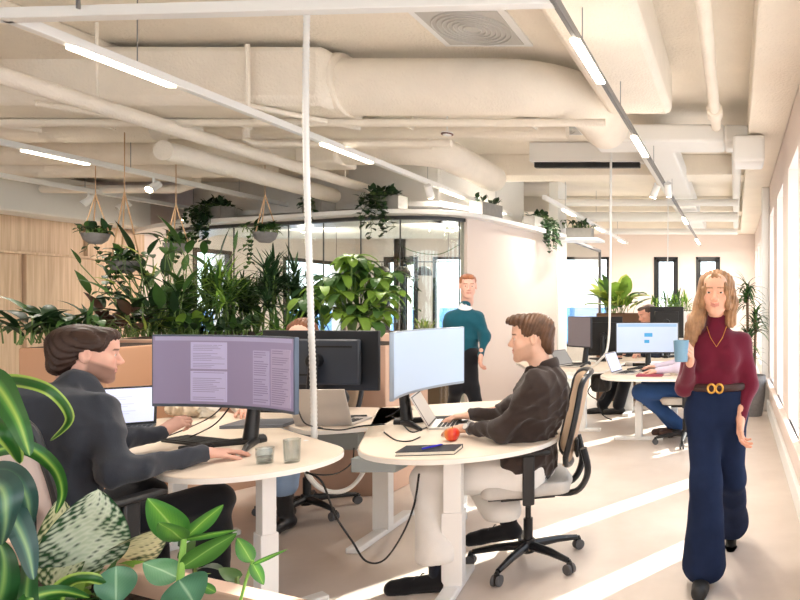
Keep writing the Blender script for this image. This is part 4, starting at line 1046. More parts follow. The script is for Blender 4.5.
plant('dracaena', 'tall spiky dracaena in the large grey floor pot by the windows', (.20, 8.4, .50), lf, [G_mid, G_dark], st, smat=M_twig)
tag(MB().box(-2.05, -1.3, 9.6, 9.9, 0, 1.3).build('planter_cabinet', mat('cab_brown', (112, 84, 62), .7), bevel=.01), 'brown planter cabinet behind the black monitor in the background', 'cabinet')
lf, st = bush(53, 44, .34, .17, .5, droop=.7, nm=3, r0=.1, shape='oval', elr=(15, 80)); plant('fiddle_leaf_plant', 'bright broad-leaved plant above the black background monitor', (-1.78, 9.72, 1.30), lf, [G_light, G_mid, G_yel], st)
t = thing('planter', 'white planter box with ferns before the far wall windows', 'planter', (-.92, 10.3, 0)); MB().box(-.33, .33, -.18, .18, 0, 1.32).build('box', M_wpaint, t, bevel=.01); MB().box(-.3, .3, -.15, .15, 1.31, 1.33).build('soil', M_soil, t)
lf, st = bush(54, 120, .22, .035, .3, droop=1.0, nm=2, r0=.13, elr=(10, 85)); plant('fern', 'airy green fern in the white planter at the far wall', (-.98, 10.3, 1.3), lf, [G_light, G_mid], st)
lf, st = bush(55, 40, .18, .03, .2, droop=1.0, nm=2, r0=.06); plant('potted_grass', 'tiny bright plant on the low cabinet in the glass room', (-4.38, 9.2, 1.02), lf, [G_light, G_yel], st)
tag(MB().box(-4.65, -4.1, 9.05, 9.4, 0, 1.02).build('cabinet', mat('cab_brown', (112, 84, 62), .7), bevel=.01), 'low brown cabinet inside the glass room behind the right monitor', 'cabinet')

# --- foreground planting
ZF = .84
fp = [(-2.2, .6), (-.72, .6), (-.72, 1.28), (-2.2, 1.83)]
fp = rounded(fp, [.05, .05, .08, .05])
t = thing('planter', 'pinkish planter edge in the lower left foreground', 'planter', (0, 0, 0))
rim = MB(); c = Vector((-1.46, 1.1)); inn = [tuple(c+(Vector(p)-c)*.90) for p in fp]; nn_ = len(fp)
rim.add([(x, y, z) for z in (0, ZF) for x, y in fp]+[(x, y, z) for z in (ZF, ZF-.06) for x, y in inn], [(i, (i+1) % nn_, (i+1) % nn_+nn_, i+nn_) for i in range(nn_)]+[(i+nn_, (i+1) % nn_+nn_, (i+1) % nn_+2*nn_, i+2*nn_) for i in range(nn_)]+[(i+2*nn_, (i+1) % nn_+2*nn_, (i+1) % nn_+3*nn_, i+3*nn_) for i in range(nn_)])
rim.build('box', mat('planter_pink', (224, 186, 162), .5), t, bevel=.004); MB().prism(inn, ZF-.08, ZF-.05).build('soil', M_soil, t)
# variegated leaves as fine grids with their own pattern
def bigleaf(base, d, L, W, droop, up, seed, roll=0, cols=None, ns=40, nc=22, shape='oval', fold=.18, pat='aglao'):
    r = random.Random(seed); base = Vector(base); d = Vector(d).normalized(); side = d.cross(Vector(up)).normalized()
    if roll: side = Matrix.Rotation(roll, 3, d) @ side
    mb = MB(); p = base.copy(); vs = []; dark, pale, mid = [Vector(lin(c)) for c in cols]
    for i in range(ns+1):
        t = i/ns; w = (math.sin(math.pi*(t**.75))**.75 if 0 < t < 1 else 0)*W/2; nn = side.cross(d).normalized()
        for j in range(nc+1):
            s = -1+2*j/nc
            vs.append(p+side*w*s+nn*(fold*w*abs(s)+.02*W*math.sin(9*t+3*s)))
            a = abs(s); ph = t*1.0-.55*a   # veins run forward from the midrib
            if pat == 'aglao':
                v = math.sin(ph*95+2*math.sin(t*11+seed)+(1.7 if s > 0 else 0))+.8*math.sin(ph*41+a*5+seed)
                edge = a > .55+.22*math.sin(t*13+seed+(2 if s > 0 else 0))
                q = 1.0 if (v > (-.1 if edge else 1.25) and a > .10) else 0.0
                if a > .93: q = 1.0
                c_ = pale.lerp(dark, q); 
                if a < .05: c_ = pale*1.05
                if q < .5 and math.sin(ph*95) > .2: c_ = c_.lerp(mid, .4)
            else:
                c_ = mid.lerp(dark, max(0, min(1, (a-.05)*1.5+.15*math.sin(ph*70)))) if a > .07 else pale
                if pat == 'stripe': c_ = pale if a < .30+.08*math.sin(t*9+seed) else dark
            mb.c.append(tuple(c_))
        p = p+d*(L/ns); d = (d+Vector((0, 0, -droop/ns))).normalized()
    mb.add(vs, [(i*(nc+1)+j, i*(nc+1)+j+1, (i+1)*(nc+1)+j+1, (i+1)*(nc+1)+j) for i in range(ns) for j in range(nc)])
    return mb
def merge(*ms):
    o = MB()
    for m in ms: o.add(m.v, m.f); o.c += m.c
    return o
M_var = mat('leaf_variegated', (120, 150, 110), .4, attr='Col', transl=.2, spec=.4)
VC = ((44, 84, 50), (226, 234, 212), (166, 192, 146)); VC2 = ((58, 84, 44), (214, 212, 172), (170, 180, 120))
toc = Vector((.85, -.5, .2))
def LF(b0, b1, Yb, Yt, W, **k):
    a = P(*b0, Yb); c = P(*b1, Yt); return bigleaf(a, c-a, (c-a).length*k.pop('ls', 1.0), W, k.pop('droop', .12), k.pop('up', Vector((.75, -.65, .1))), **k)
t = thing('variegated_plant', 'cream and green variegated plant in the front planter', 'plant', (0, 0, 0))
m1 = LF((72, 576), (108, 486), 1.55, 1.50, .155, seed=1, cols=VC)
# leaf widths follow the side vector lying across the view
def across(b0, b1, Yb, Yt, W, seed, cols=VC, pat='aglao', tilt=.0, droop=.1, fold=.18):
    a = P(*b0, Yb); c = P(*b1, Yt); d = (c-a).normalized(); view = ((a+c)/2-Vector((0, 0, CH))).normalized(); up = (view+Vector((0, 0, tilt)))*-1
    return bigleaf(a, d, (c-a).length*1.03, W, droop, up, seed, cols=cols, pat=pat, fold=fold)
m1 = merge(across((78, 578), (96, 490), 1.50, 1.42, .150, 1, tilt=.2), across((60, 590), (60, 500), 1.46, 1.46, .085, 2, cols=VC2, tilt=-.3), across((88, 584), (162, 522), 1.62, 1.50, .12, 3, cols=VC2, tilt=.8), across((110, 590), (175, 566), 1.5, 1.6, .06, 5, cols=VC2, tilt=1))
m1.build('foliage', M_var, t, smooth=60)
g = MB()
for a, b in (((78, 578), (80, 640)), ((60, 590), (70, 640)), ((88, 584), (84, 640)), ((110, 590), (90, 640))): g.tube([P(*a, 1.5), P(*b, 1.5)], .006, 8)
g.build('stem', mat('stem_pale', (190, 196, 140), .5), t)
# young rubber-like plant with light stem and rosette
GL = ((70, 128, 56), (170, 206, 110), (112, 168, 66))
t = thing('rubber_plant', 'young light green plant with an upright stem and leaf rosette in front', 'plant', (0, 0, 0))
Y0 = 1.25
m2 = merge(across((183, 540), (150, 498), Y0, Y0-.06, .052, 11, cols=GL, pat='plain', tilt=.3), across((183, 540), (160, 520), Y0, Y0-.1, .04, 12, cols=GL, pat='plain', tilt=.6), across((183, 540), (221, 504), Y0, Y0+.0, .035, 13, cols=GL, pat='plain', tilt=.9),
  across((183, 540), (236, 528), Y0, Y0+.02, .022, 14, cols=GL, pat='plain', tilt=1.0), across((181, 568), (234, 532), Y0, Y0+.02, .045, 15, cols=((66, 112, 46), (140, 180, 96), (90, 140, 60)), pat='plain', tilt=.5), across((179, 578), (145, 562), Y0, Y0-.02, .05, 16, cols=((96, 148, 104), (180, 214, 170), (126, 176, 130)), pat='plain', tilt=.3), across((179, 580), (196, 604), Y0-.03, Y0-.06, .075, 17, cols=((70, 120, 90), (170, 206, 170), (96, 150, 116)), pat='plain', tilt=.1),
  across((116, 566), (116, 604), Y0-.02, Y0-.02, .06, 18, cols=((84, 134, 104), (170, 208, 170), (110, 160, 124)), pat='plain', tilt=.1))
m2.build('foliage', mat('leaf_fresh', (100, 160, 60), .38, attr='Col', transl=.3), t, smooth=60)
MB().tube([P(184, 538, Y0), P(181, 570, Y0), P(178, 610, Y0)], [.0045, .006, .007], 10).build('stem', mat('stem_fresh', (140, 186, 84), .5), t)
t = thing('seedling', 'thin sprout with a few small leaves at the planter\'s right edge', 'plant', (0, 0, 0)); Y1 = 1.30
merge(across((252, 562), (238, 538), Y1, Y1, .03, 21, cols=GL, pat='plain', tilt=.4), across((252, 562), (264, 584), Y1, Y1, .022, 22, cols=GL, pat='plain', tilt=.4), across((250, 566), (286, 548), Y1, Y1, .010, 23, cols=GL, pat='plain', tilt=.4), across((216, 592), (196, 582), Y1, Y1, .02, 24, cols=GL, pat='plain', tilt=.4)).build('foliage', MATS['leaf_fresh'], t, smooth=60)
MB().tube([P(253, 560, Y1), P(246, 580, Y1), P(238, 610, Y1)], .0028, 8).build('stem', MATS['stem_fresh'], t)
# arching striped dracaena at the left edge
SC = ((44, 96, 38), (166, 196, 92), (80, 140, 56)); SD = ((36, 82, 40), (120, 160, 84), (58, 108, 56)); SB = ((52, 84, 76), (150, 184, 130), (80, 120, 100))
t = thing('corn_plant', 'arching green and yellow striped plant at the left edge', 'plant', (0, 0, 0))
def curve_leaf(pts, Ys, W, seed, cols, pat='stripe', tw=0):
    q = spline([P(*p, y) for p, y in zip(pts, Ys)], 8); mb = MB(); n_ = len(q)-1; vs = []; nc = 8
    dark, pale, mid = [Vector(lin(c)) for c in cols]
    for i, p in enumerate(q):
        tn = (q[min(i+1, n_)]-q[max(i-1, 0)]).normalized(); view = (p-Vector((0, 0, CH))).normalized(); s_ = tn.cross(view).normalized()
        s_ = Matrix.Rotation(tw+.4*math.sin(i*.2+seed), 3, tn) @ s_; nn = s_.cross(tn); t_ = i/n_; w = W/2*min(1, .35+t_*3)*(1-t_)**.55
        for j in range(nc+1):
            s = -1+2*j/nc; vs.append(p+s_*w*s+nn*abs(s)*w*.35); a = abs(s)
            mb.c.append(tuple(pale if a < .2 else (mid if a < .45 else dark)) if pat == 'stripe' else tuple(pale if a > .7 else dark))
    mb.add(vs, [(i*(nc+1)+j, i*(nc+1)+j+1, (i+1)*(nc+1)+j+1, (i+1)*(nc+1)+j) for i in range(n_) for j in range(nc)]); return mb
ms = [curve_leaf([(-25, 395), (8, 381), (50, 390), (70, 418), (50, 441)], [1.3, 1.25, 1.25, 1.3, 1.35], .030, 1, SC, 'edge'),
      curve_leaf([(-40, 380), (-8, 382), (16, 415), (30, 456)], [1.2, 1.15, 1.12, 1.12], .058, 2, SC), curve_leaf([(-30, 410), (-5, 420), (10, 440), (20, 464)], [1.2, 1.15, 1.15, 1.2], .05, 3, SC, 'edge'),
      curve_leaf([(-30, 460), (20, 446), (52, 466), (62, 492), (56, 514)], [1.2, 1.2, 1.25, 1.3, 1.3], .032, 4, SC), curve_leaf([(-30, 480), (5, 474), (26, 496), (30, 530)], [1.15, 1.1, 1.1, 1.15], .05, 5, SB),
      curve_leaf([(-20, 500), (6, 510), (26, 545), (34, 580)], [1.1, 1.1, 1.1, 1.1], .052, 6, SB), curve_leaf([(-20, 480), (2, 490), (6, 520), (2, 545)], [1.1, 1.05, 1.05, 1.1], .055, 7, SB),
      curve_leaf([(-10, 620), (2, 590), (4, 560), (-2, 540)], [1.1, 1.1, 1.1, 1.1], .05, 8, SD), curve_leaf([(30, 640), (26, 600), (28, 565), (20, 548)], [1.1, 1.1, 1.15, 1.2], .035, 9, SD),
      curve_leaf([(10, 630), (30, 600), (60, 592), (90, 598)], [1.05, 1.1, 1.15, 1.2], .04, 10, SC), curve_leaf([(40, 640), (60, 590), (90, 578), (125, 590)], [1.2, 1.2, 1.2, 1.25], .035, 12, SC, 'edge')]
merge(*ms).build('foliage', mat('leaf_striped', (80, 130, 60), .36, attr='Col', transl=.25), t, smooth=60)
MB().tube([P(-60, 380, 1.25), P(-70, 500, 1.25), P(-70, 640, 1.25)], .018, 10).build('stem', M_twig, t)
lf, st = bush(61, 60, .08, .035, .06, droop=1.0, nm=3, r0=.16, shape='ovate'); plant('ground_cover', 'dark low leaves covering the soil of the front planter', (-1.45, 1.38, ZF-.06), lf, [G_dark, G_mid, G_light], st)
# ================================================================ people
M_skin = mat('skin', (224, 172, 146), .5, attr='Col', var=.03, vscale=30, spec=.35)
M_eye = mat('eye_white', (238, 234, 228), .2); 
def hairmat(name, rgb, v=.35): return mat(name, rgb, .5, var=v, vscale=22, spec=.35)
def cloth(name, rgb, var=.06): return mat(name, rgb, .9, var=var, vscale=14, bump=.15, bscale=260, spec=.15, sheen=.2)
def frame(f, pos, tilt=0, up=(0, 0, 1)):
    f = Vector(f).normalized(); r_ = f.cross(Vector(up)).normalized(); u_ = r_.cross(f)
    M_ = Matrix(((r_.x, f.x, u_.x, pos[0]), (r_.y, f.y, u_.y, pos[1]), (r_.z, f.z, u_.z, pos[2]), (0, 0, 0, 1)))
    return M_ @ Matrix.Rotation(tilt, 4, 'X')
def head(skin, lip, brow, beard=None, fem=False, smile=0, s=1.0):
    """local: +Y forward, +Z up, origin mid-head; returns verts, faces, colours"""
    S = SDF()
    S.el((0, -.018, .030), (.074, .096, .088)).el((0, .030, -.035), (.058, .060, .078), .03)
    jw = .046 if not fem else .040
    for x in (-1, 1):
        S.rc((x*jw, -.005, -.058), (x*.016, .062, -.096), .022, .017, .025)
        S.el((x*.036, .060, -.022), (.024, .022, .024), .02)
    S.el((0, .076, -.103), (.021, .018, .018), .02); S.el((0, .068, -.062), (.026, .022, .024), .025)
    S.rc((-.030, .078, .030), (.030, .078, .030), .014, .014, .02)
    S.el((0, .055, .062), (.055, .035, .035), .03)
    for x in (-1, 1): S.el((x*.031, .100, .006), (.018, .016, .012), .016, 's')
    S.rc((0, .086, .012), (0, .108, -.026), .0075, .0105, .012)
    for x in (-1, 1): S.el((x*.0115, .098, -.032), (.0085, .011, .008), .008); S.el((x*.006, .106, -.040), (.0035, .006, .003), .003, 's')
    for x in (-1, 1): S.rc((x*.018, .0875, .013), (x*.043, .078, .011), .0045, .004, .006)      # lids
    for x in (-1, 1): S.rc((x*.018, .086, -.002), (x*.042, .077, .000), .004, .0035, .006)
    up = .002+.004*smile
    for x in (-1, 1):
        S.rc((0, .0935, -.058), (x*.022, .082, -.060+up), .0050, .003, .004)
        S.rc((0, .0915, -.067), (x*.020, .082, -.063+up), .0058, .003, .004)
    S.el((0, .096, -.0625), (.018, .006, .0012), .002, 's')
    for x in (-1, 1):
        S.el((x*.077, -.012, .0), (.010, .019, .032), .008); S.el((x*.086, -.008, .003), (.007, .011, .019), .006, 's'); S.el((x*.079, -.006, -.026), (.006, .008, .009), .006)
    S.rc((0, -.025, -.05), (0, -.045, -.17), .052 if not fem else .044, .058 if not fem else .048, .03)
    v, f = S.mesh(.0042*s)
    sk = np.array(lin(skin)); lp = np.array(lin(lip)); bw = np.array(lin(brow)); c = np.tile(sk, (len(v), 1)); x, y, z = v.T; ax = np.abs(x)
    def mix(m, col, k):
        nonlocal c
        w = (m*k)[:, None]; c = c*(1-w)+np.array(col)*w
    g = lambda q: np.clip(q, 0, 1)
    mix(g(1-(((ax-.036)/.022)**2+((z+.02)/.02)**2+((y-.07)/.03)**2)), sk*np.array([1.05, .78, .74]), .5)
    mix(g(1-((ax/.02)**2+((z+.03)/.015)**2))*(y > .09), sk*np.array([1.03, .8, .76]), .4)
    mix(((ax < .022) & (np.abs(z+.0625-.004*smile*ax/.02) < .0095) & (y > .080)).astype(float), lp, .6)
    mix((((z-.028-.003*np.sin(ax*60))**2 < .0040**2) & (ax > .012) & (ax < .048) & (y > .06)).astype(float), bw, .85)
    if beard is not None:
        m = g((-.012-.42*y-z)/.014)*g((y+.012)/.015)*g((z+.122)/.02)*.9*(1-((ax < .021) & (np.abs(z+.0625) < .008)))
        mix(m*g(1.2-ax*0), np.array(lin(beard[0])), beard[1])
    es = []
    for sx_ in (-1, 1):
        e = SDF().el((0, 0, 0), .0125); ev, ef = e.mesh(.0026); ec = np.tile(lin((236, 232, 226)), (len(ev), 1))
        rr = np.sqrt(ev[:, 0]**2+ev[:, 2]**2); fr_ = ev[:, 1] > 0; ec[(rr < .0066) & fr_] = lin((88, 70, 50)); ec[(rr < .003) & fr_] = lin((12, 10, 10))
        es.append((ev+np.array([sx_*.031, .0735, .0055]), ef, ec))
    pv = [v]+[e[0] for e in es]; pf = [f]; pc = [c]+[e[2] for e in es]; o = len(v)
    for e in es: pf.append(e[1]+o); o += len(e[0])
    return np.concatenate(pv)*s, np.concatenate(pf), np.concatenate(pc)
def hand(skin, curl=(.35, .35, .4, .45), thumb=.3, left=False, spread=1.0, s=1.0):
    """wrist at origin, fingers +Y, palm down, thumb towards +X (mirrored when left)"""
    S = SDF(); xs = [.027, .009, -.009, -.026]; Ls = [(.042, .026, .021), (.047, .030, .023), (.043, .028, .022), (.033, .021, .019)]
    S.rc((0, -.05, 0), (0, .004, 0), .024, .025, .02)
    for i, x in enumerate(xs):
        S.rc((x*.62, .005, 0), (x, .085-.006*abs(i-1), .002), .017, .0115, .014)
    for i, x in enumerate(xs):
        p = np.array([x, .085-.006*abs(i-1), .002]); a = curl[i]*.8; sp_ = x*2.2*spread; r_ = .0095 if i < 3 else .0082
        for j, L in enumerate(Ls[i]):
            q = p+L*np.array([math.sin(sp_)*math.cos(a), math.cos(sp_)*math.cos(a), -math.sin(a)]); S.rc(p, q, r_-.0008*j, r_-.0008*(j+1), .004); p = q; a += curl[i]*1.1
    S.rc((.016, .015, -.006), (.040, .048, -.014), .015, .0115, .014)
    p = np.array([.040, .048, -.014]); a = .75-thumb
    for L in (.034, .027): q = p+L*np.array([math.sin(a), math.cos(a), -.15-thumb*.4]); S.rc(p, q, .0108, .0092, .004); p = q; a -= thumb
    v, f = S.mesh(.0034); c = np.tile(lin(skin), (len(v), 1))*1.0
    w = np.clip((v[:, 1]-.09)/.08, 0, 1)[:, None]*.35; c = c*(1-w)+c*np.array([1.04, .80, .76])*w
    if left: v = v*np.array([-1, 1, 1]); f = f[:, ::-1]
    return v*s, f, c
def limb(S, a, b, c, r0, r1, r2, k=.03):
    return S.rc(a, b, r0, r1, k).rc(b, c, r1, r2, k)
def person(name, label, root, group=None):
    return thing(name, label, 'person', root, 0, group)
def cpiece(mesh, col, mi=0):
    v, f = mesh; return (v, f, np.tile(lin(col), (len(v), 1)), mi)
def V3(*a): return Vector(a)
def hairshape(ops, disp, M_, h=.0045, s=1.0):
    S = SDF()
    for o in ops: S.el(o[0], o[1], o[2] if len(o) > 2 else .02, o[3] if len(o) > 3 else 'u') if o[0] != 'rc' else S.rc(*o[1:])
    v, f = S.mesh(h, disp); return xf(v*s, M_), f
def strands(ax, fr, amp, w=.5):
    def f(X):
        t = X@np.array(ax)
        return amp*(np.sin(t*fr+4*np.sin(X[:, 1]*22+X[:, 2]*17))+w*np.sin(t*fr*2.3+3*np.sin(X[:, 2]*31)))
    return f
def torso(S, neck, pel, shL, shR, hipw, f, chest=.12, waist=.12, fem=False):
    n0 = len(S.p)
    try: return torso_(S, neck, pel, shL, shR, hipw, f, chest, waist)
    finally:
        if chest <= .095:      # the unclothed core stays well inside its clothes
            S.p[n0:] = [(p[0], p[1], p[2], p[3]-.028, p[4]-.028, p[5], p[6], p[7]) for p in S.p[n0:]]
def torso_(S, neck, pel, shL, shR, hipw, f, chest=.12, waist=.12):
    f = Vector(f).normalized(); neck, pel, shL, shR = map(Vector, (neck, pel, shL, shR)); r_ = (shR-shL).normalized()
    ch = neck.lerp(pel, .34); wa = neck.lerp(pel, .68)
    cw = (shR-shL).length*.27
    S.rc(shL+(shR-shL)*.14, shR-(shR-shL)*.14, .058, .058, .05)
    S.rc(neck-V3(0, 0, .01), neck-V3(0, 0, .09), .062, .08, .05)
    S.rc(ch-r_*cw, ch+r_*cw, chest*.92, chest*.92, .08); S.rc(wa-r_*cw*.85, wa+r_*cw*.85, waist*.85, waist*.85, .08)
    S.rc(pel-r_*hipw, pel+r_*hipw, .115, .115, .08); S.rc(ch, pel, chest*.95, .115, .06)
    return S
def shoe(S, heel, toe, h=.07, w=.042):
    heel, toe = Vector(heel), Vector(toe); d = (toe-heel).normalized(); z = V3(0, 0, 1)
    S.rc(heel+z*.035, toe-d*.03+z*.03, .036, .030, .03); S.rc(toe-d*.085+z*.03, toe-d*.035+z*.026, .040, .034, .03); S.rc(heel+z*.055+d*.04, toe-d*.11+z*.038, .034, .030, .03); S.rc(heel+z*.04+d*.02, heel+z*h+d*.035, .036, .036, .03)
    return S
def shoemesh(heel, toe, ground=None, h=.075):
    S = shoe(SDF(), heel, toe, h); v, f = S.mesh(.007)
    d = (Vector(toe)-Vector(heel)).normalized(); g_ = ground if ground is not None else min(Vector(heel).z, Vector(toe).z)
    base = Vector(heel); zl = base.z+(v-np.array(base))@np.array((d.x, d.y, d.z))*d.z
    v[:, 2] = np.maximum(v[:, 2], zl); return v, f

# ---------------------------------------------------------------- man in dark sweater (left)
SK = (226, 176, 156)
root = V3(-2.75, 2.65, 0); t = person('person', 'bearded man in a dark sweater seated at the left desk, seen in profile', root)
neck = V3(-2.775, 2.74, 1.115); pel = V3(-2.74, 2.60, .545); shR = V3(-2.62, 2.665, 1.015); shL = V3(-2.955, 2.80, 1.02)
elR = V3(-2.49, 2.62, .775); wrR = V3(-2.42, 2.95, .765); elL = V3(-2.93, 3.02, .80); wrL = V3(-2.86, 3.24, .80)
Mh = frame((.70, .71, -.10), (-2.80, 2.815, 1.225))
hs = 1.0
hv = head(SK, (196, 120, 112), (70, 48, 38), beard=((92, 66, 54), .8), s=hs)
hr = hand(SK, (.22, .2, .22, .3), .25); hl = hand(SK, (.75, .8, .9, 1.0), .5, left=True)
MR = frame((.42, .90, -.12), wrR+V3(.01, .02, .0)); MLh = frame((.45, .75, .45), wrL+V3(.0, .01, .01)) @ Matrix.Rotation(R(40), 4, 'Y')
S = SDF(); torso(S, neck, pel, shL, shR, .09, (.3, .95, 0), .09, .09); limb(S, shR, elR, wrR, .04, .036, .026); limb(S, shL, elL, wrL, .04, .036, .026)
kR = V3(-2.41, 3.0, .535); aR = V3(-2.43, 3.02, .11); kL = V3(-2.80, 3.08, .535); aL = V3(-2.80, 3.12, .11)
hR = pel+V3(.09, 0, -.03); hL = pel+V3(-.09, .02, -.03)
limb(S, hR, kR, aR, .07, .05, .035); limb(S, hL, kL, aL, .07, .05, .035)
npmesh('body', [cpiece(S.mesh(.016), SK), (xf(hv[0], Mh), hv[1], hv[2], 0), (xf(hr[0], MR), hr[1], hr[2], 0), (xf(hl[0], MLh), hl[1], hl[2], 0)], M_skin, t, root)
S = SDF(); torso(S, neck, pel, shL, shR, .11, (.3, .95, 0), .125, .125); limb(S, shR, elR, wrR, .060, .056, .040, .07); limb(S, shL, elL, wrL, .060, .056, .040, .07)
S.rc(neck+V3(-.01, .01, -.06), neck+V3(-.015, .02, -.042), .080, .068, .04); S.el(tuple(neck.lerp(pel, .3)-V3(.04, .1, 0)), (.17, .11, .2), .08)
S.rc(wrR-V3(.02, .06, 0), wrR, .042, .037, .02)
v, f = S.mesh(.0095, folds(.011, 26, 3)); npmesh('sweater', [(v, f, None, 0)], cloth('sweater_dark', (56, 60, 68)), t, root)
S = SDF(); S.rc(pel-V3(.08, 0, 0), pel+V3(.08, 0, 0), .13, .13, .06); limb(S, hR, kR, aR+V3(0, 0, .05), .10, .08, .07, .04); limb(S, hL, kL, aL+V3(0, 0, .05), .10, .08, .07, .04)
v, f = S.mesh(.012, folds(.006, 18, 5)); npmesh('trousers', [(v, f, None, 0)], cloth('trouser_black', (26, 27, 32)), t, root)
for a in (aR, aL): v, f = shoemesh(a-V3(0, .05, .11), a+V3(0, .2, -.11)); npmesh('shoe', [(v, f, None, 0)], M_black, t, root)
hd = strands((1.0, -.1, .5), 330, .0022)
hv2 = hairshape([((0, -.028, .052), (.087, .108, .078)), ((0, -.07, .0), (.080, .058, .085), .03), ((0, -.085, -.055), (.060, .035, .034), .02), ((0, .055, .088), (.056, .038, .030), .03), ((.062, .0, .045), (.022, .045, .035), .02), ((-.062, .0, .045), (.022, .045, .035), .02),
   ((0, .098, .004), (.072, .052, .072), .012, 's'), ((.088, .012, -.012), (.030, .034, .040), .01, 's'), ((-.088, .012, -.012), (.030, .034, .040), .01, 's'), ((0, .03, -.10), (.09, .075, .07), .01, 's')], hd, Mh, s=hs)
npmesh('hair', [(hv2[0], hv2[1], None, 0)], hairmat('hair_darkbrown', (56, 37, 28)), t, root)

# ---------------------------------------------------------------- man in brown shirt (right)
SK2 = (230, 184, 158)
root = V3(-1.0, 3.55, 0); t = person('person', 'man in a dark brown shirt and white trousers typing at the right desk', root)
neck = V3(-1.055, 3.53, 1.10); pel = V3(-1.13, 3.57, .555); shL = V3(-1.03, 3.375, 1.035); shR = V3(-1.09, 3.71, 1.035)
elL = V3(-1.21, 3.38, .785); wrL = V3(-1.45, 3.56, .765); elR = V3(-1.34, 3.86, .82); wrR = V3(-1.60, 3.95, .768)
Mh = frame((-.94, -.33, -.05), (-1.10, 3.50, 1.258)); hs = 1.0
hv = head(SK2, (196, 108, 96), (74, 50, 36), beard=((150, 112, 90), .35), smile=1.3, s=hs)
hl = hand(SK2, (.35, .35, .4, .5), .3, left=True); hr = hand(SK2, (.35, .35, .4, .5), .3)
ML_ = frame((-.93, .25, -.05), wrL+V3(-.012, .006, 0)); MR = frame((-.85, -.3, -.05), wrR+V3(-.012, 0, 0))
kL = V3(-1.60, 3.42, .53); aL = V3(-1.50, 3.28, .12); kR = V3(-1.56, 3.76, .53); aR = V3(-1.25, 3.56, .26)
hL = pel+V3(0, -.10, -.03); hR = pel+V3(0, .10, -.03)
S = SDF(); torso(S, neck, pel, shL, shR, .08, (-1, -.2, 0), .09, .09); limb(S, shR, elR, wrR, .04, .036, .026); limb(S, shL, elL, wrL, .04, .036, .026)
limb(S, hR, kR, aR, .07, .05, .034); limb(S, hL, kL, aL, .07, .05, .034)
npmesh('body', [cpiece(S.mesh(.016), SK2), (xf(hv[0], Mh), hv[1], hv[2], 0), (xf(hl[0], ML_), hl[1], hl[2], 0), (xf(hr[0], MR), hr[1], hr[2], 0)], M_skin, t, root)
S = SDF(); torso(S, neck, pel+V3(0, 0, .04), shL, shR, .075, (-1, -.2, 0), .105, .105); limb(S, shL, elL, wrL, .066, .056, .037, .05); limb(S, shR, elR, wrR, .066, .056, .037, .05)
S.rc(pel-V3(0, .08, -.06), pel+V3(0, .08, .06), .13, .13, .08); S.el(tuple(neck.lerp(pel, .28)+V3(.05, 0, 0)), (.12, .17, .19), .08)
v, f = S.mesh(.0095, folds(.012, 26, 8)); M_sh = cloth('shirt_brown', (58, 48, 44)); npmesh('shirt', [(v, f, None, 0)], M_sh, t, root)
g = SDF(); g.rc(neck+V3(.03, 0, .015), neck+V3(.0, -.0, -.02), .070, .078, .02); g.rc(neck+V3(-.045, -.05, -.0), neck+V3(-.085, -.035, -.06), .016, .009, .02); g.rc(neck+V3(-.045, .05, -.0), neck+V3(-.085, .02, -.06), .016, .009, .02)
v, f = g.mesh(.006, None, cut=lambda X: X[:, 2]-(neck.z+.03+(X[:, 0]-neck.x)*.35)); npmesh('collar', [(v, f, None, 0)], M_sh, t, root)
S = SDF(); S.rc(pel-V3(0, .08, 0), pel+V3(0, .08, 0), .125, .125, .06)
S.rc(hL, kL, .105, .085, .05).rc(kL, aL+V3(0, 0, .07), .085, .105, .05); S.rc(hR, kR, .105, .085, .05).rc(kR, aR+V3(-.02, 0, .05), .085, .095, .05)
v, f = S.mesh(.011, folds(.006, 16, 6), cut=lambda X: np.where(X[:, 1] < 3.45, .155, np.where(X[:, 0] < -1.0, .27, .0))-X[:, 2]); npmesh('trousers', [(v, f, None, 0)], cloth('trouser_white', (232, 230, 226), .02), t, root)
S = SDF().rc(aL-V3(0, 0, .03), aL+V3(.0, 0, .10), .042, .046, .02); v, f = S.mesh(.008); npmesh('sock', [(v, f, None, 0)], cloth('sock_navy', (32, 36, 46)), t, root)
S = SDF().rc(aR-V3(-.02, 0, .04), aR+V3(-.02, 0, .08), .042, .046, .02); v, f = S.mesh(.008); npmesh('sock', [(v, f, None, 0)], cloth('sock_navy', (32, 36, 46)), t, root)
M_suede = cloth('suede_black', (24, 24, 27)); M_sole = mat('sole_black', (14, 14, 15), .7)
for heel, toe in (((-1.45, 3.285, .0), (-1.74, 3.235, .0)), ((-1.20, 3.55, .165), (-1.47, 3.55, .125))):
    v, f = shoemesh(heel, toe, h=.115); so_ = npmesh('shoe', [(v, f, None, 0)], M_suede, t, root)
    d = (V3(*toe)-V3(*heel)); g = SDF().rc(V3(*heel)+d*.02+V3(0, 0, .012), V3(*toe)-d*.12+V3(0, 0, .012), .036, .036, .01, sq=(0, 0, 1, 2.8)); v, f = g.mesh(.006); sl_ = npmesh('sole', [(v, f, None, 0)], M_sole, t, root); sl_.parent = so_
    g = MB()
    for k in range(3): c_ = V3(*heel)+d*(.42+.1*k)+V3(0, 0, .082-.012*k)-root; g.tube([c_+V3(0, -.022, 0), c_+V3(0, 0, .008), c_+V3(0, .022, 0)], .003, 6)
    ll = g.build('laces', M_black, so_)
hd = strands((.2, 1.0, .35), 300, .0022)
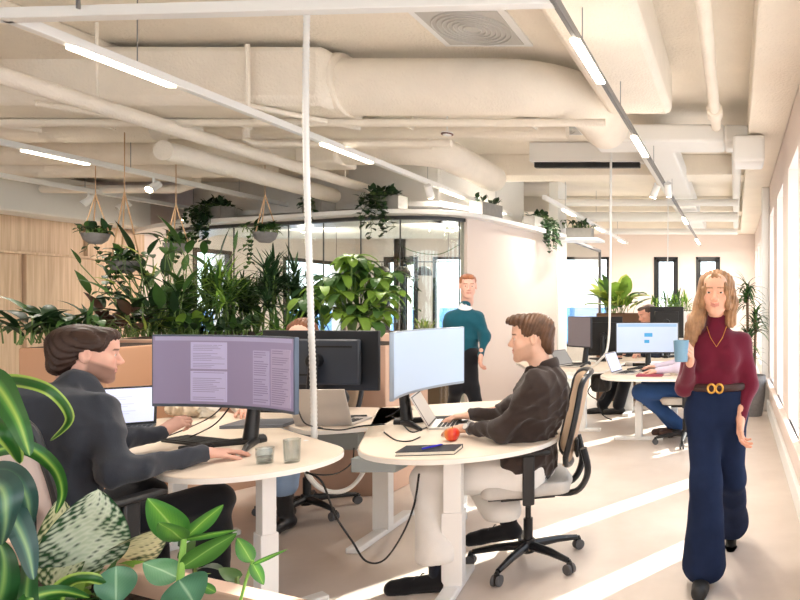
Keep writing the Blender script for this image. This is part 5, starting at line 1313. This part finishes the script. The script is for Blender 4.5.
hv2 = hairshape([((0, -.022, .060), (.084, .106, .078)), ((0, -.075, .005), (.074, .046, .085), .03), ((0, -.092, -.06), (.048, .026, .035), .02), ((0, .062, .104), (.055, .046, .032), .03), ((0, .095, .098), (.040, .028, .022), .02), ((.064, .0, .04), (.018, .034, .045), .02), ((-.064, .0, .04), (.018, .034, .045), .02),
   ((0, .106, .006), (.072, .052, .074), .012, 's'), ((.092, .02, -.015), (.034, .034, .040), .01, 's'), ((-.092, .02, -.015), (.034, .034, .040), .01, 's'), ((0, .03, -.10), (.09, .078, .07), .01, 's')], hd, Mh, s=hs)
npmesh('hair', [(hv2[0], hv2[1], None, 0)], hairmat('hair_brown', (92, 64, 44)), t, root)
w_ = thing('wristwatch', 'steel wristwatch on the near wrist of the man in brown shirt', 'watch', wrL)
Mw = frame((-.93, .36, -.05), (0, 0, 0)) 
g = MB(); ring = [Mw @ V3(.033*math.cos(a), -.004, .033*math.sin(a)) for a in [k*6.283/24 for k in range(25)]]; g.tube(ring, .0055, 8, cap=False); g.build('strap', M_grey, w_)
g = MB(); a_ = Mw @ V3(-.030, -.004, .012); b_ = Mw @ V3(-.040, -.004, .018); g.cyl(a_, b_, .019, seg=24); g.build('case', M_grey, w_, bevel=.002)
g = MB(); g.cyl(b_, b_+(b_-a_)*.08, .0155, seg=24); g.build('dial', mat('dial_white', (226, 226, 222), .3), w_)

# ---------------------------------------------------------------- walking woman
SK3 = (232, 178, 150)
root = V3(-.1, 3.4, 0); t = person('person', 'long-haired woman in burgundy turtleneck and flared jeans walking forward', root)
def Q(px, py, Y): return P(px, py, Y)
hc = Q(716, 293, 3.30); Mh = frame((-.04, -1, -.04), hc); hs = .95
hv = head(SK3, (196, 104, 100), (150, 112, 80), fem=True, smile=1.4, s=hs)
neck = Q(717, 326, 3.34); pel = Q(716, 402, 3.36); shL = Q(742, 343, 3.36); shR = Q(693, 344, 3.34)
elL = Q(749, 385, 3.36); wrL = Q(741, 418, 3.28); elR = Q(685, 388, 3.32); wrR = Q(690, 362, 3.14)
kR = Q(706, 482, 3.30); aR = Q(704, 563, 3.34); kL = Q(731, 478, 3.52); aL = Q(731, 522, 3.92)
hR = Q(704, 412, 3.36); hL = Q(729, 412, 3.38)
hl = hand(SK3, (.45, .5, .55, .6), .3, left=True, s=.95); hr = hand(SK3, (.7, .75, .8, .85), .5, s=.92)
ML_ = frame((-.05, -.25, -1), wrL, up=(-1, .3, 0)); MR = frame((.12, -.72, .68), wrR, up=(1, -.2, .2))
S = SDF(); S.rc(neck, pel+V3(0, .02, .03), .05, .06, .03).rc(shL, shR, .03, .03, .04); limb(S, shR, elR, wrR, .034, .030, .022); limb(S, shL, elL, wrL, .034, .030, .022)
limb(S, hR, kR, aR, .05, .045, .03); limb(S, hL, kL, aL, .05, .045, .03)
npmesh('body', [cpiece(S.mesh(.014), SK3), (xf(hv[0], Mh), hv[1], hv[2], 0), (xf(hl[0], ML_), hl[1], hl[2], 0), (xf(hr[0], MR), hr[1], hr[2], 0)], M_skin, t, root)
S = SDF(); wa = neck.lerp(pel, .72); ch = neck.lerp(pel, .36)
S.rc(shL+(shR-shL)*.12, shR-(shR-shL)*.12, .052, .052, .05); S.rc(neck+V3(0, .01, .045), neck-V3(0, 0, .06), .054, .075, .04)
S.rc(ch-V3(.055, 0, 0), ch+V3(.055, 0, 0), .088, .088, .07); S.rc(wa-V3(.05, 0, 0), wa+V3(.05, 0, 0), .072, .072, .07); S.rc(wa, pel+V3(0, 0, .03), .09, .095, .07)
for sx_ in (-1, 1): S.el(tuple(ch+V3(sx_*.062, -.062, -.02)), (.055, .045, .055), .04)
limb(S, shR, elR, wrR, .052, .042, .030, .04); limb(S, shL, elL, wrL, .052, .042, .030, .04)
v, f = S.mesh(.0085, folds(.004, 24, 11), cut=lambda X: np.where(np.abs(X[:, 0]-pel.x) < .125, (pel.z+.07)-X[:, 2], -1.))
npmesh('turtleneck', [(v, f, None, 0)], cloth('knit_burgundy', (104, 28, 48)), t, root)
S = SDF(); S.rc(pel+V3(-.055, 0, .055), pel+V3(.055, 0, .055), .092, .092, .05); S.rc(pel+V3(-.065, .01, -.05), pel+V3(.065, .01, -.05), .100, .100, .05)
S.rc(hR, kR, .098, .078, .04).rc(kR, aR-V3(0, 0, .0), .078, .112, .05); S.rc(hL, kL, .098, .076, .04).rc(kL, aL, .076, .105, .05)
v, f = S.mesh(.011, folds(.005, 15, 12, st=(1.4, 1.4, .4)), cut=lambda X: np.maximum(X[:, 2]-(pel.z+.085), .035-X[:, 2]))
npmesh('jeans', [(v, f, None, 0)], mat('denim_dark', (30, 42, 70), .9, var=.18, vscale=9, bump=.2, bscale=300, spec=.15), t, root)
bl = MB(); pr = [(pel.x-root.x+.150*math.cos(a), pel.y-root.y+.100*math.sin(a), pel.z+.085) for a in [k*6.283/36 for k in range(37)]]; bl.tube(pr, .016, 8, cap=False, flat=1.3); bo = bl.build('belt', mat('belt_brown', (60, 34, 28), .5), t)
bk = MB(); yb = pel.y-root.y-.118; zb = pel.z+.085
for sx_ in (-.020, .020): bk.tube([(pel.x-root.x+sx_+.018*math.cos(a), yb, zb+.022*math.sin(a)) for a in [k*6.283/16 for k in range(17)]], .0055, 8, cap=False)
bk.tube([(pel.x-root.x-.006, yb, zb), (pel.x-root.x+.006, yb, zb)], .006, 8); bk.build('buckle', mat('gold', (226, 172, 84), .3, metal=.9), bo)
for (heel, toe) in ((aR+V3(0, .05, -aR.z), aR+V3(-.02, -.19, -aR.z)), (aL+V3(0, .05, -.0), aL+V3(0, -.06, -.2))):
    if heel.z < .05: v, f = shoemesh(heel, toe, h=.09)
    else: S = SDF().rc(heel-V3(0, 0, .05), toe+V3(0, -.0, .03), .036, .03, .03).rc(toe+V3(0, 0, .03), toe+V3(0, -.06, .022), .032, .024, .03); v, f = S.mesh(.008); v[:, 2] = np.maximum(v[:, 2], .002)
    npmesh('shoe', [(v, f, None, 0)], M_black, t, root)
hd = strands((1.0, .2, .12), 300, .0025)
hv2 = hairshape([((0, -.030, .045), (.088, .104, .082)), ((0, -.06, -.02), (.086, .062, .11), .03),
   ('rc', (.055, -.02, .06), (.085, .0, -.06), .035, .034, .03), ('rc', (-.055, -.02, .06), (-.085, .0, -.06), .035, .034, .03), ('rc', (-.080, -.01, -.06), (-.078, -.01, -.16), .034, .030, .03), ('rc', (.08, .0, -.06), (.112, .035, -.17), .036, .042, .03), ('rc', (.112, .035, -.17), (.150, .06, -.30), .042, .030, .03),
   ('rc', (0, -.08, -.08), (.04, -.1, -.26), .06, .05, .04),
   ((0, .088, -.012), (.050, .07, .072), .012, 's'), ((0, .05, -.115), (.046, .075, .05), .01, 's'), ('rc', (.008, .070, .092), (.056, .062, .020), .015, .016, .012), ('rc', (-.004, .070, .092), (-.056, .060, .030), .015, .018, .012), ('rc', (.056, .062, .020), (.070, .045, -.06), .016, .018, .012), ('rc', (-.056, .060, .030), (-.068, .045, -.07), .018, .020, .012)], hd, Mh, s=hs)
npmesh('hair', [(hv2[0], hv2[1], None, 0)], hairmat('hair_blond', (158, 120, 86), .35), t, root)
g = MB(); g.tube([neck-root+V3(-.05, -.055, -.0), neck-root+V3(-.03, -.088, -.055), neck-root+V3(0, -.105, -.10), neck-root+V3(.03, -.088, -.055), neck-root+V3(.05, -.055, 0)], .0018, 6); g.build('necklace', MATS['gold'], t)
cu = thing('cup', 'light blue cup held up in the walking woman\'s raised hand', 'cup', MR @ V3(-.012, .095, -.048))
MB().lathe([(0, -.05), (.030, -.05), (.037, .05), (.034, .05), (.028, -.044), (0, -.044)], seg=24).build('body', mat('cup_blue', (120, 160, 184), .4), cu)

# ---------------------------------------------------------------- man in teal sweater
root = P(468, 303, 6.9); root.z = 0; t = person('person', 'red-haired man in a teal sweater and black trousers walking by the glass', root)
Yt = 6.9; Mh = frame((.45, -.88, -.1), Q(468, 286, Yt)); hs = 1.05
hv = head((234, 186, 168), (200, 120, 110), (150, 96, 66), s=hs)
neck = Q(465, 305, Yt); pel = Q(463, 355, Yt); shR = Q(450, 318, Yt-.05); shL = Q(479, 317, Yt+.05)
elR = Q(445, 340, Yt); wrR = Q(452, 360, Yt-.12); elL = Q(485, 336, Yt); wrL = Q(481, 355, Yt-.1)
kR = Q(456, 390, Yt-.12); aR = Q(450, 425, Yt+.1); kL = Q(472, 388, Yt-.05); aL = Q(482, 424, Yt-.05)
hR = Q(456, 362, Yt); hL = Q(469, 362, Yt)
hl = hand(SK, (.5, .5, .5, .5), .3, left=True); hr = hand(SK, (.5, .5, .5, .5), .3)
S = SDF(); torso(S, neck, pel, shR, shL, .06, (0, -1, 0), .09, .09); limb(S, shR, elR, wrR, .04, .035, .026); limb(S, shL, elL, wrL, .04, .035, .026); limb(S, hR, kR, aR, .06, .05, .035); limb(S, hL, kL, aL, .06, .05, .035)
npmesh('body', [cpiece(S.mesh(.02), SK), (xf(hv[0], Mh), hv[1], hv[2], 0), (xf(hl[0], frame((0, -.2, -1), wrL, up=(-1, 0, 0))), hl[1], hl[2], 0), (xf(hr[0], frame((.1, -.2, -1), wrR, up=(1, 0, 0))), hr[1], hr[2], 0)], M_skin, t, root)
S = SDF(); torso(S, neck, pel, shR, shL, .07, (0, -1, 0), .115, .11); limb(S, shR, elR, wrR, .055, .048, .036, .06); limb(S, shL, elL, wrL, .055, .048, .036, .06)
v, f = S.mesh(.015, folds(.007, 16, 13)); npmesh('sweater', [(v, f, None, 0)], cloth('knit_teal', (26, 84, 100)), t, root)
S = SDF().rc(neck+V3(0, 0, -.012), neck-V3(0, 0, .04), .058, .075, .02); v, f = S.mesh(.01); npmesh('collar', [(v, f, None, 0)], cloth('shirt_white', (236, 236, 240), .02), t, root)
S = SDF(); S.rc(pel-V3(.06, 0, 0), pel+V3(.06, 0, 0), .118, .118, .05); limb(S, hR, kR, aR, .088, .07, .058, .04); limb(S, hL, kL, aL, .088, .07, .058, .04)
v, f = S.mesh(.016, folds(.005, 14, 14)); npmesh('trousers', [(v, f, None, 0)], MATS['trouser_black'], t, root)
for a in (aR, aL): v, f = shoemesh(V3(a.x-.02, a.y+.06, 0), V3(a.x+.08, a.y-.18, 0), h=.11); npmesh('shoe', [(v, f, None, 0)], M_black, t, root)
hv2 = hairshape([((0, -.028, .052), (.082, .100, .072)), ((0, -.07, .01), (.074, .044, .07), .03), ((0, .062, .088), (.055, .036, .028), .03), ((0, .100, .008), (.072, .052, .070), .012, 's'), ((0, .03, -.06), (.12, .075, .07), .01, 's')], strands((1, 0, .3), 260, .002), Mh, .006, hs)
npmesh('hair', [(hv2[0], hv2[1], None, 0)], hairmat('hair_ginger', (164, 104, 70), .2), t, root)

# ---------------------------------------------------------------- seated woman behind the monitors
root = V3(-2.98, 4.6, 0); t = person('person', 'person in black with brown hair seated behind the monitors, mostly hidden', root)
hc = P(302, 337, 4.55); Mh = frame((.25, -.9, -.35), hc); hs = 1.0
hv = head(SK, (190, 110, 104), (90, 64, 46), fem=True, s=hs)
neck = hc+V3(-.01, .06, -.17); pel = V3(-2.97, 4.60, .54); shR = neck+V3(-.18, -.0, -.07); shL = neck+V3(.18, -.0, -.07)
elR = V3(-3.24, 4.48, .80); wrR = P(246, 416, 4.22); elL = V3(-2.68, 4.42, .80); wrL = P(322, 415, 4.12)
wrR.z = wrL.z = .765; kR = V3(-3.06, 4.24, .52); aR = V3(-3.02, 4.36, .12); kL = V3(-2.86, 4.2, .52); aL = V3(-2.88, 4.16, .12)
hl = hand(SK, (.35, .35, .4, .4), .3, left=True); hr = hand(SK, (.35, .35, .4, .4), .3)
S = SDF(); torso(S, neck, pel, shR, shL, .07, (0, -1, 0), .08, .08); limb(S, shR, elR, wrR, .036, .032, .024); limb(S, shL, elL, wrL, .036, .032, .024); limb(S, pel+V3(-.08, 0, 0), kR, aR, .06, .045, .035); limb(S, pel+V3(.08, 0, 0), kL, aL, .06, .045, .035)
npmesh('body', [cpiece(S.mesh(.018), SK), (xf(hv[0], Mh), hv[1], hv[2], 0), (xf(hl[0], frame((-.5, -.8, 0), wrL)), hl[1], hl[2], 0), (xf(hr[0], frame((.5, -.6, 0), wrR)), hr[1], hr[2], 0)], M_skin, t, root)
S = SDF(); torso(S, neck, pel, shR, shL, .08, (0, -1, 0), .105, .10); limb(S, shR, elR, wrR, .058, .048, .034, .05); limb(S, shL, elL, wrL, .058, .048, .034, .05)
v, f = S.mesh(.014, folds(.006, 18, 15)); npmesh('jumper', [(v, f, None, 0)], cloth('jumper_black', (28, 28, 32)), t, root)
S = SDF().rc(pel-V3(.07, 0, 0), pel+V3(.07, 0, 0), .12, .12, .05); limb(S, pel+V3(-.08, -.02, -.02), kR, aR+V3(0, 0, .16), .09, .075, .075, .04); limb(S, pel+V3(.08, -.02, -.02), kL, aL+V3(0, 0, .16), .09, .075, .075, .04)
v, f = S.mesh(.014, folds(.005, 18, 16)); npmesh('jeans', [(v, f, None, 0)], mat('denim_light', (150, 174, 206), .9, var=.1), t, root)
for a in (aR, aL):
    S = SDF().rc(a, a+V3(0, .0, .10), .042, .05, .02); shoe(S, a+V3(0, .05, -.12), a+V3(0, -.2, -.12), .1); v, f = S.mesh(.009); v[:, 2] = np.maximum(v[:, 2], .002); npmesh('boot', [(v, f, None, 0)], mat('leather_black', (24, 24, 27), .35), t, root)
hv2 = hairshape([((0, -.03, .045), (.086, .104, .080)), ((0, -.06, -.02), (.084, .06, .10), .03), ('rc', (.06, -.02, .05), (.085, .0, -.10), .032, .03, .03), ('rc', (-.06, -.02, .05), (-.085, .0, -.10), .032, .03, .03), ((0, .09, -.002), (.064, .065, .082), .012, 's')], hd, Mh, .006, hs)
npmesh('hair', [(hv2[0], hv2[1], None, 0)], hairmat('hair_auburn', (112, 70, 46), .25), t, root)

# ---------------------------------------------------------------- far man behind the lit screen
root = P(648, 303, 8.9); root.z = 0; t = person('person', 'grey-haired man looking down behind the lit background screen', root)
Mh = frame((-.85, -.5, -.3), P(647, 315, 8.9)); hs = 1.15
hv = head((226, 168, 144), (190, 110, 100), (80, 62, 50), s=hs)
neck = P(650, 330, 8.95); pel = V3(neck.x+.05, 9.05, .54); shR = neck+V3(-.12, .12, -.07); shL = neck+V3(.13, -.12, -.07)
elR = shR+V3(-.1, -.1, -.27); wrR = V3(root.x-.3, 8.75, .77); elL = shL+V3(0, -.1, -.27); wrL = V3(root.x-.1, 8.72, .77)
kR = V3(-1.50, 8.75, .52); aR = V3(-1.74, 8.55, .12); kL = V3(-1.42, 8.55, .52); aL = V3(-1.52, 8.5, .12)
hl = hand(SK, (.4,)*4, .3, left=True); hr = hand(SK, (.4,)*4, .3)
S = SDF(); torso(S, neck, pel, shR, shL, .07, (0, -1, 0), .09, .09); limb(S, shR, elR, wrR, .04, .035, .026); limb(S, shL, elL, wrL, .04, .035, .026); limb(S, pel, kR, aR, .06, .05, .035); limb(S, pel, kL, aL, .06, .05, .035)
npmesh('body', [cpiece(S.mesh(.02), SK), (xf(hv[0], Mh), hv[1], hv[2], 0), (xf(hl[0], frame((-.3, -.9, 0), wrL)), hl[1], hl[2], 0), (xf(hr[0], frame((-.3, -.9, 0), wrR)), hr[1], hr[2], 0)], M_skin, t, root)
S = SDF(); torso(S, neck, pel, shR, shL, .08, (0, -1, 0), .12, .12); limb(S, shR, elR, wrR, .066, .055, .04, .05); limb(S, shL, elL, wrL, .066, .055, .04, .05)
v, f = S.mesh(.018, folds(.006, 16, 17)); npmesh('shirt', [(v, f, None, 0)], cloth('shirt_navy', (40, 44, 58)), t, root)
S = SDF().rc(pel-V3(.07, 0, 0), pel+V3(.07, 0, 0), .12, .12, .05); limb(S, pel, kR, aR, .09, .085, .08, .04); limb(S, pel+V3(.05, -.05, 0), kL, aL, .09, .085, .08, .04)
v, f = S.mesh(.018); npmesh('trousers', [(v, f, None, 0)], MATS['trouser_black'], t, root)
for a in (aR, aL): v, f = shoemesh(V3(a.x+.05, a.y, 0), V3(a.x-.2, a.y-.05, 0), h=.12); npmesh('boot', [(v, f, None, 0)], M_black, t, root)
hv2 = hairshape([((0, -.03, .05), (.080, .098, .070)), ((0, -.07, .0), (.074, .042, .075), .03), ((0, .06, .088), (.055, .034, .024), .03), ((0, .100, .004), (.072, .052, .070), .012, 's'), ((0, .03, -.06), (.12, .075, .07), .01, 's')], strands((1, 0, .3), 260, .002), Mh, .007, hs)
npmesh('hair', [(hv2[0], hv2[1], None, 0)], hairmat('hair_greybrown', (86, 70, 62), .25), t, root)

# ---------------------------------------------------------------- person hidden behind the walking woman
root = V3(-.5, 6.75, 0); t = person('person', 'person in a lavender shirt and jeans on the background chair, behind the walking woman', root)
hc = V3(-.40, 6.75, 1.26); Mh = frame((-1, -.1, -.2), hc); hv = head(SK, (190, 110, 104), (90, 64, 46))
neck = V3(-.42, 6.76, 1.09); pel = V3(-.50, 6.75, .54); shL = neck+V3(.0, -.18, -.06); shR = neck+V3(0, .18, -.06)
elL = V3(-.55, 6.5, .80); wrL = V3(-.78, 6.55, .765); elR = V3(-.6, 6.98, .80); wrR = V3(-.85, 7.0, .765)
kL = V3(-.98, 6.72, .53); aL = V3(-.60, 6.98, .14); kR = V3(-.96, 6.9, .53); aR = V3(-.68, 7.05, .14)
hl = hand(SK, (.4,)*4, .3, left=True); hr = hand(SK, (.4,)*4, .3)
S = SDF(); torso(S, neck, pel, shL, shR, .07, (0, -1, 0), .09, .09); limb(S, shR, elR, wrR, .04, .035, .026); limb(S, shL, elL, wrL, .04, .035, .026); limb(S, pel, kR, aR, .06, .05, .035); limb(S, pel, kL, aL, .06, .05, .035)
npmesh('body', [cpiece(S.mesh(.02), SK), (xf(hv[0], Mh), hv[1], hv[2], 0), (xf(hl[0], frame((-1, .1, 0), wrL)), hl[1], hl[2], 0), (xf(hr[0], frame((-1, -.1, 0), wrR)), hr[1], hr[2], 0)], M_skin, t, root)
S = SDF(); torso(S, neck, pel, shL, shR, .08, (0, -1, 0), .11, .11); limb(S, shR, elR, wrR, .06, .05, .04, .05); limb(S, shL, elL, wrL, .06, .05, .04, .05)
v, f = S.mesh(.018, folds(.006, 16, 18)); npmesh('shirt', [(v, f, None, 0)], cloth('shirt_lavender', (206, 196, 216)), t, root)
S = SDF().rc(pel-V3(0, .07, 0), pel+V3(0, .07, 0), .12, .12, .05); limb(S, pel+V3(0, -.08, 0), kL, aL, .09, .08, .07, .04); limb(S, pel+V3(0, .08, 0), kR, aR, .09, .08, .07, .04)
v, f = S.mesh(.018); npmesh('jeans', [(v, f, None, 0)], mat('denim_mid', (40, 76, 130), .9, var=.1), t, root)
for a in (aL, aR): v, f = shoemesh(V3(a.x+.04, a.y, .02), V3(a.x-.22, a.y, .02), h=.12); npmesh('shoe', [(v, f, None, 0)], mat('shoe_brown', (70, 46, 38), .6), t, root)
hv2 = hairshape([((0, -.03, .05), (.080, .098, .070)), ((0, -.07, .0), (.074, .042, .075), .03), ((0, .100, .004), (.072, .052, .070), .012, 's'), ((0, .03, -.06), (.12, .075, .07), .01, 's')], None, Mh, .008)
npmesh('hair', [(hv2[0], hv2[1], None, 0)], MATS['hair_brown'], t, root)
# ---------------------------------------------------------------- light, world, camera
sd = Vector((-.588, -.809, 0)); el = R(28)
ld = bpy.data.lights.new('sun', 'SUN'); ld.energy = 14; ld.angle = R(.5); ld.color = (1, .95, .89)
so = bpy.data.objects.new('sun', ld); C.objects.link(so)
so.rotation_euler = (sd*math.cos(el)+Vector((0, 0, -math.sin(el)))).to_track_quat('-Z', 'Y').to_euler(); so.location = (8, 20, 12)
wd = bpy.data.worlds.new('sky'); bpy.context.scene.world = wd; wd.use_nodes = True
nt = wd.node_tree; bg = nt.nodes['Background']; tc = nt.nodes.new('ShaderNodeTexCoord'); sx = nt.nodes.new('ShaderNodeSeparateXYZ'); cr = nt.nodes.new('ShaderNodeValToRGB')
nt.links.new(tc.outputs['Generated'], sx.inputs[0]); nt.links.new(sx.outputs['Z'], cr.inputs[0]); nt.links.new(cr.outputs[0], bg.inputs[0])
e = cr.color_ramp.elements; e[0].position = 0; e[0].color = (.93, .96, 1, 1); e[1].position = .8; e[1].color = (.55, .72, 1, 1)
bg.inputs[1].default_value = 3.2
cam = bpy.data.cameras.new('camera'); co = bpy.data.objects.new('camera', cam); C.objects.link(co)
co.location = (0, 0, CH); co.rotation_euler = (R(90), 0, 0)
cam.sensor_width = 36; cam.lens = 36*F/800; cam.shift_x = -(CX-400)/800; cam.shift_y = (CY-300)/800; cam.clip_start = .05; cam.clip_end = 20000
sc = bpy.context.scene; sc.camera = co
sc.view_settings.view_transform = 'Standard'; sc.view_settings.look = 'None'; sc.view_settings.gamma = 1; sc.view_settings.exposure = .46

GROUPS = {'office_chair': 'office chairs', 'hanging_bowl': 'hanging bowls over the planter', 'hanging_plant': 'plants in the hanging bowls', 'ledge_pot': 'grey pots on the ledge', 'ledge_plant': 'plants on the ledge', 'spotlight': 'track spotlights', 'monitor': 'desktop monitors', 'laptop': 'laptops', 'drinking_glass': 'drinking glasses', 'ceiling_pipe': 'ceiling pipes', 'round_duct': 'round ceiling ducts', 'air_duct': 'flat ceiling ducts', 'light_track': 'light tracks', 'ceiling_vent': 'ceiling grilles', 'cable_tray': 'cable trays', 'lady_palm': 'palms in the long planter', 'leafy_plant': 'leafy plants in the long planter', 'desk': 'desks', 'fill_lamp': 'added fill lamps in the glass room'}
for o in C.objects:
    if not o.parent and 'group' not in o and o.name.split('.')[0] in GROUPS and o.get('kind') != 'structure': o['group'] = GROUPS[o.name.split('.')[0]]
